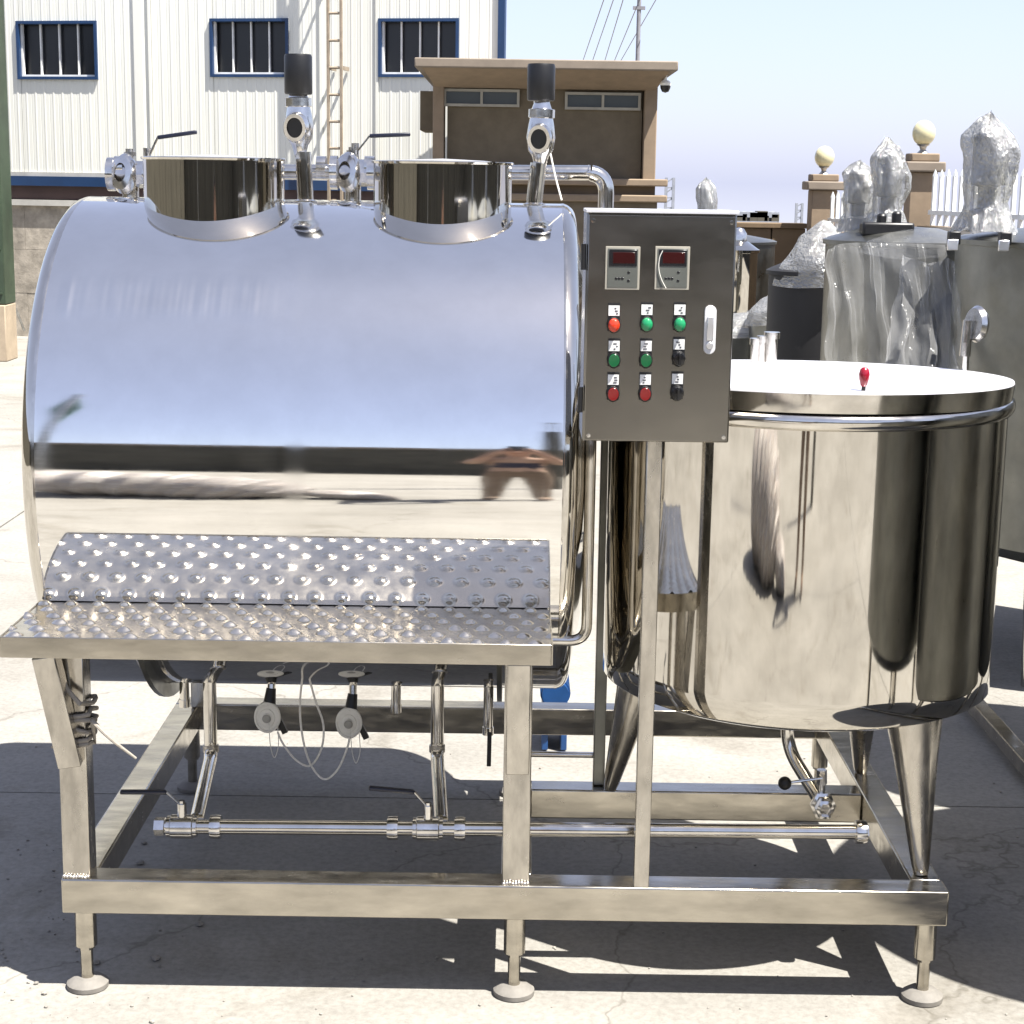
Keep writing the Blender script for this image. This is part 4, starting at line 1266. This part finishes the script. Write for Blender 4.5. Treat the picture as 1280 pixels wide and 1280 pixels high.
# small shiny tank and bits behind cabinet
cE = (W(922, 340, 7.5).x, 7.5)
zE = W(925, 312, 7.5).z
tE = tank('wrapped_tank', 'slim shiny steel tank standing behind the control box against the brown wall', cE, (W(946, 340, 7.5).x - cE[0]), W(930, 392, 7.5).z, zE, [], 'steel_mirror')
MB().lathe([(0, 0), (.05, 0), (.05, .05), (.03, .08), (0, .09)], (cE[0] + .0, 7.5, zE + .05), n=20).build('top_fitting', 'steel_valve', tE)
cF = (W(880, 330, 9.0).x, 9.0)
tF = tank('wrapped_tank', 'far steel tank behind the control box, only its bagged motor showing above', cF, .5, .5, W(880, 300, 9.0).z, [(0, 0, W(880, 226, 9.0).z - W(880, 300, 9.0).z - .05, .065)])
# dark drum shape between, and small wrapped valve unit
cG = (W(1012, 400, 4.6).x, 4.6)
tG = tank('wrapped_tank', 'tank hung with black rubber sheet and crumpled film next to the draped tank', cG, .20, .4, W(1010, 338, 4.6).z, [], 'dark_rubber_sheet')
top = W(1018, 330, 4.55)
crumple(dens([(.21, -.10), (.20, -.02), (.15, .06), (.10, .13), (.02, .19), (.001, .20)], 6), (top.x + .02, top.y, top.z), 44, .035, 5, 3).build('crumpled_film', 'film_dense', tG, angle=60)
cH = (W(968, 430, 5.2).x, 5.2)
tH = tank('wrapped_tank', 'short grey tank topped by a crumpled film hood and small chrome valve', cH, .13, .4, W(968, 395, 5.2).z, [], 'steel_dull')
hv = W(984, 352, 5.2)
hh_ = MB().lathe([(0, -.08), (.022, -.07), (.03, -.03), (.02, -.01), (.033, .01), (.036, .04), (.02, .06), (0, .065)], hv, n=20)
hh_.cyl(hv - Vector((0, 0, .2)), hv - Vector((0, 0, .06)), .012, n=10)
hh_.build('chrome_valve', 'steel_valve', tH)
fl = crumple(dens([(.17, -.04), (.155, .03), (.10, .08), (.02, .12), (.001, .125)], 6), (cH[0] + .01, cH[1] - .03, W(968, 395, 5.2).z), 44, .03, 6, 5)
fl.build('film_hood', 'film_dense', tH, angle=60)
fl = crumple(dens([(.22, -.02), (.16, .05), (.08, .08), (.001, .09)], 6), (W(935, 405, 5.4).x, 5.4, W(935, 412, 5.4).z), 44, .035, 6, 8, sx=1.0)
tag(fl.build('film_heap', 'film_dense'), 'crumpled silvery film heaped behind the control box', 'plastic film')
bs_ = W(935, 420, 5.4)
tag(MB().box(bs_.x - .2, bs_.x + .2, 5.25, 5.6, 0, W(935, 414, 5.4).z).build('steel_crate', 'steel_dull', bevel=.01), 'plain low steel crate standing under the crumpled film heap', 'crate')
# film drapes
def drape(name, label, top_pts, bot_pts, Yt, Yb, seed, nU=40, nV=30, amp=.05):
    vs = []
    Tp = spline([W(*p, Yt) for p in top_pts], 12); Bt = spline([W(*p, Yb) for p in bot_pts], 12)
    for j in range(nV):
        t = j / (nV - 1)
        for i in range(nU):
            u = i / (nU - 1)
            a = Tp[min(len(Tp) - 1, int(u * (len(Tp) - 1)))]; b = Bt[min(len(Bt) - 1, int(u * (len(Bt) - 1)))]
            p = a.lerp(b, t)
            w_ = sin(u * 26 + seed + 2 * noise.noise(Vector((u * 3, t * 1.2, seed)))) * amp * (0.25 + t * .75)
            w_ += amp * .9 * noise.noise(Vector((u * 9, t * 4, seed)))
            vs.append(p + Vector((noise.noise(Vector((u * 6, t * 6, seed + 5))) * .02, -w_, 0)))
    fs = [(j * nU + i, j * nU + i + 1, (j + 1) * nU + i + 1, (j + 1) * nU + i) for j in range(nV - 1) for i in range(nU - 1)]
    o = MB().add(vs, fs).build(name, 'film', angle=60)
    s_ = o.modifiers.new('solid', 'SOLIDIFY'); s_.thickness = .0012
    return tag(o, label, 'plastic film')
drape('film_sheet', 'clear plastic film hanging in folds down the front of the two motor tank', [(1035, 312), (1060, 304), (1120, 304), (1180, 306)], [(1028, 520), (1080, 530), (1140, 530), (1215, 520)], 3.24, 3.10, 1, 60)
drape('film_sheet', 'clear plastic film sheet spread from the draped tank across to the wide tank', [(1130, 318), (1160, 330), (1185, 322), (1192, 330)], [(1100, 500), (1150, 520), (1200, 510), (1218, 490)], 3.02, 2.55, 4, 50)
ftop = crumple(dens([(.40, -.03), (.36, .02), (.22, .06), (.10, .09), (.001, .10)], 6), (W(1185, 300, 3.2).x, 3.25, zA - .02), 48, .045, 4, 11, sx=.8, sy=.6)
tag(ftop.build('film_heap', 'film'), 'crumpled clear film lying over the tank tops by the white pickets', 'plastic film')
# low rail by the right tank
ra, rb = W(1236, 778, 1.9), W(1300, 835, 1.6)
rl = MB().bar((1.58, 2.3, .06), (1.58, -1.4, .06), .05, .05)
tag(rl.build('floor_rail', 'steel_brushed', bevel=.004), 'narrow steel rail on the ground along the row of tanks', 'rail')

# ------------------------------------------------------------------ behind the camera (seen mirrored in the steel)
bw = thing('yard_wall', 'long dark brown yard building behind the photographer, mirrored in the drum', 'building', (0, -15, 0))
MB().box(-40, 40, -16, -15.2, 0, 3.0).build('wall', 'wall_back', bw)
MB().box(-40, 40, -16.1, -15.05, 3.0, 3.2).build('coping', 'roof_tan', bw)
for i in range(26):
    MB().box(-39 + i * 3, -38.6 + i * 3, -15.2, -15.02, 0, 3.0).build('pier', 'wall_back', bw)
tw = thing('lamp_post', 'dark slim post with open lamp cage mirrored at the right end of the drum', 'post', (.235, -6.2, 0))
MB().lathe([(0, 0), (.075, 0), (.07, 1.2), (.055, 3.0), (0, 3.0)], (.235, -6.2, 0), n=20).build('shaft', 'wall_back', tw)
for k in range(4):
    a = 2 * pi * k / 4
    MB().cyl((.235 + cos(a) * .04, -6.2 + sin(a) * .04, 3.0), (.235 + cos(a) * .04, -6.2 + sin(a) * .04, 3.5), .006, n=8).build('cage_bar', 'galvanised', tw)
MB().lathe([(.034, 3.48), (.046, 3.48), (.046, 3.51), (.034, 3.51)], (.235, -6.2, 0), n=20).build('cage_ring', 'galvanised', tw)
for nm, lb, x_, y0_, y1_ in (('side_wall', 'dark brown yard wall along the side of the row of tanks', 12.5, -15.0, 6.0), ('side_wall', 'dark brown yard wall along the open side facing the drum end', -13.5, -15.0, 12.0)):
    t_ = thing(nm, lb, 'wall', (x_, (y0_ + y1_) / 2, 0))
    k_n = int((y1_ - y0_) / 3)
    for i in range(k_n):
        MB().box(x_ - .15, x_ + .15, y0_ + i * 3 + .01, y0_ + i * 3 + 2.99, 0, 3.0).build('wall_panel', 'wall_back', t_)
        MB().box(x_ - .22, x_ + .22, y0_ + i * 3 - .2, y0_ + i * 3 + .2, 0, 3.1).build('pier', 'wall_back', t_)
    MB().box(x_ - .25, x_ + .25, y0_, y1_, 3.1, 3.2).build('coping', 'roof_tan', t_)
# cloth bundle on the ground
bd_ = MB()
pth = spline([(-2.3, -3.85, .30), (-1.95, -3.80, .40), (-1.5, -3.78, .34), (-1.12, -3.74, .2), (-.98, -3.72, .1)], 10)
rad = [.06 + .33 * min(1, i / 6) * (1 if i < 26 else max(.2, 1 - (i - 26) / 17)) * (1 + .10 * sin(i * 1.7)) for i in range(len(pth))]
bd_.tube(pth, rad, 28)
pth2 = spline([(-.98, -3.72, .1), (-.85, -3.70, .15), (-.66, -3.68, .12), (-.5, -3.66, .03)], 8)
bd_.tube(pth2, [max(.02, .14 * sin(pi * (i + 1) / (len(pth2) + 1))) for i in range(len(pth2))], 18)
bd_.v = [tuple(Vector(v) + Vector((0, 1, .6)) * (.035 * noise.noise(Vector((v[0] * 3, v[1] * 12, v[2] * 12))))) for v in bd_.v]
bd_.v = [(v[0], v[1], max(v[2], .002)) for v in bd_.v]
tag(bd_.build('cloth_bundle', 'bundle_cloth'), 'tied striped cloth bundle lying on the ground, mirrored low in the drum', 'bundle')
gp_ = thing('sign_post', 'slim pole carrying a green pennant, mirrored at the left end of the drum', 'sign', (-2.50, -5.2, 0))
MB().cyl((-2.50, -5.2, 0), (-2.50, -5.2, 4.3), .03, n=10).build('pole', 'galvanised', gp_)
MB().add([(-2.52, -5.26, 4.4), (-2.58, -5.26, 3.5), (-2.50, -5.26, 2.6), (-2.42, -5.26, 3.6), (-2.52, -5.235, 4.4), (-2.58, -5.235, 3.5), (-2.50, -5.235, 2.6), (-2.42, -5.235, 3.6)], [(0, 1, 2, 3), (7, 6, 5, 4), (0, 4, 5, 1), (1, 5, 6, 2), (2, 6, 7, 3), (3, 7, 4, 0)]).build('pennant', 'pennant_green', gp_)

# photographer
def person():
    px0, py0 = 0.02, -DCAM - .34
    J = {}
    def v(n, x, y, z, r): J[n] = (Vector((px0 + x * .82, py0 + y, z)), r * (.9 if r > .05 else 1))
    v('pelvis', 0, -.02, .94, .135); v('waist', 0, 0, 1.08, .125); v('chest', 0, .01, 1.28, .15); v('neckb', 0, 0, 1.46, .07); v('neck', 0, .03, 1.53, .058)
    v('headm', 0, .06, 1.64, .088); v('headt', 0, .05, 1.72, .075)
    E = [('pelvis', 'waist'), ('waist', 'chest'), ('chest', 'neckb'), ('neckb', 'neck'), ('neck', 'headm'), ('headm', 'headt')]
    for s, n in ((-1, 'l'), (1, 'r')):
        v('hip' + n, s * .105, -.02, .88, .098); v('knee' + n, s * .125, .0, .50, .068); v('ank' + n, s * .14, -.03, .09, .046); v('toe' + n, s * .16, .14, .04, .038)
        E += [('pelvis', 'hip' + n), ('hip' + n, 'knee' + n), ('knee' + n, 'ank' + n), ('ank' + n, 'toe' + n)]
        v('sho' + n, s * .20, 0, 1.41, .072); v('elb' + n, s * .25, .10, 1.24, .046); v('wri' + n, s * .11, .24, 1.60, .032); v('palm' + n, s * .075, .255, 1.66, .032)
        E += [('chest', 'sho' + n), ('sho' + n, 'elb' + n), ('elb' + n, 'wri' + n), ('wri' + n, 'palm' + n)]
        for f in range(4):
            v('f%d%s' % (f, n), s * .060, .248 - f * .002, 1.70 + .0 + (f - 1.5) * -.017, .010)
            v('g%d%s' % (f, n), s * (.035 - f * .003), .288, 1.705 + (f - 1.5) * -.019, .009)
            E += [('palm' + n, 'f%d%s' % (f, n)), ('f%d%s' % (f, n), 'g%d%s' % (f, n))]
        v('t0' + n, s * .055, .235, 1.645, .012); v('t1' + n, s * .03, .238, 1.66, .010)
        E += [('palm' + n, 't0' + n), ('t0' + n, 't1' + n)]
    names = list(J)
    me = bpy.data.meshes.new('body_skeleton')
    me.from_pydata([J[n][0] for n in names], [(names.index(a), names.index(b)) for a, b in E], [])
    o = bpy.data.objects.new('body_skeleton', me); COL.objects.link(o)
    sk = o.modifiers.new('skin', 'SKIN')
    for i, n in enumerate(names):
        me.skin_vertices[0].data[i].radius = (J[n][1], J[n][1] * (.8 if n in ('chest', 'waist', 'pelvis') else 1))
        me.skin_vertices[0].data[i].use_root = (n == 'pelvis')
    o.modifiers.new('sub', 'SUBSURF').levels = 2
    dg = bpy.context.evaluated_depsgraph_get()
    m2 = bpy.data.meshes.new_from_object(o.evaluated_get(dg))
    bpy.data.objects.remove(o)
    m2.name = 'body'
    m2.materials.clear()
    for m in ('skin', 'shirt', 'trousers', 'shoe', 'shirt_print'): m2.materials.append(MATS[m])
    for p in m2.polygons:
        c = p.center
        x, y, z = c.x - px0, c.y - py0, c.z
        mi = 0
        if z < .085: mi = 3
        elif z < 1.0 and abs(x) < .3: mi = 2
        elif z < 1.47 and abs(x) < .27 and y < .17: mi = 1
        if mi == 1 and 1.12 < z < 1.27 and y > .04 and abs(x) < .11: mi = 4
        p.material_index = mi; p.use_smooth = True
    t = thing('person', 'person in tan printed shirt and brown trousers photographing with raised phone', 'person', (px0, py0, 0))
    b = link('body', m2, t)
    hd = MB().sphere((px0, py0 + .035, 1.695), .093, 24, 14, sx=.95, sy=1.05, sz=1.05)
    hd.v = [v_ for v_ in hd.v]
    keep = MB()
    for f in hd.f:
        c = sum((Vector(hd.v[i]) for i in f), Vector()) / len(f)
        if c.z > 1.69 or c.y < py0 + .02: keep.add([hd.v[i] for i in f], [tuple(range(len(f)))])
    keep.build('hair', 'hair', t)
    fc = MB()
    for s in (-1, 1):
        fc.sphere((px0 + s * .032, py0 + .142, 1.655), .009, 10, 8, 1)
        fc.sphere((px0 + s * .088, py0 + .055, 1.645), .022, 10, 8, 0, .4, .7, 1.2)
    fc.lathe([(0, 0), (.016, .0), (.010, .03), (0, .045)], (px0, py0 + .150, 1.615), (0, -.15, 1), 10, 0)
    fc.box(px0 - .022, px0 + .022, py0 + .134, py0 + .142, 1.588, 1.596, 2)
    fc.build('face', ['skin', 'hair', 'knob_red'], t)
person()
ph = MB().box(-.045 + .02, .045 + .02, -DCAM - .075, -DCAM - .062, 1.655, 1.80)
tag(ph.build('phone', 'black_plastic', bevel=.004), 'black phone held up by the photographer', 'phone')
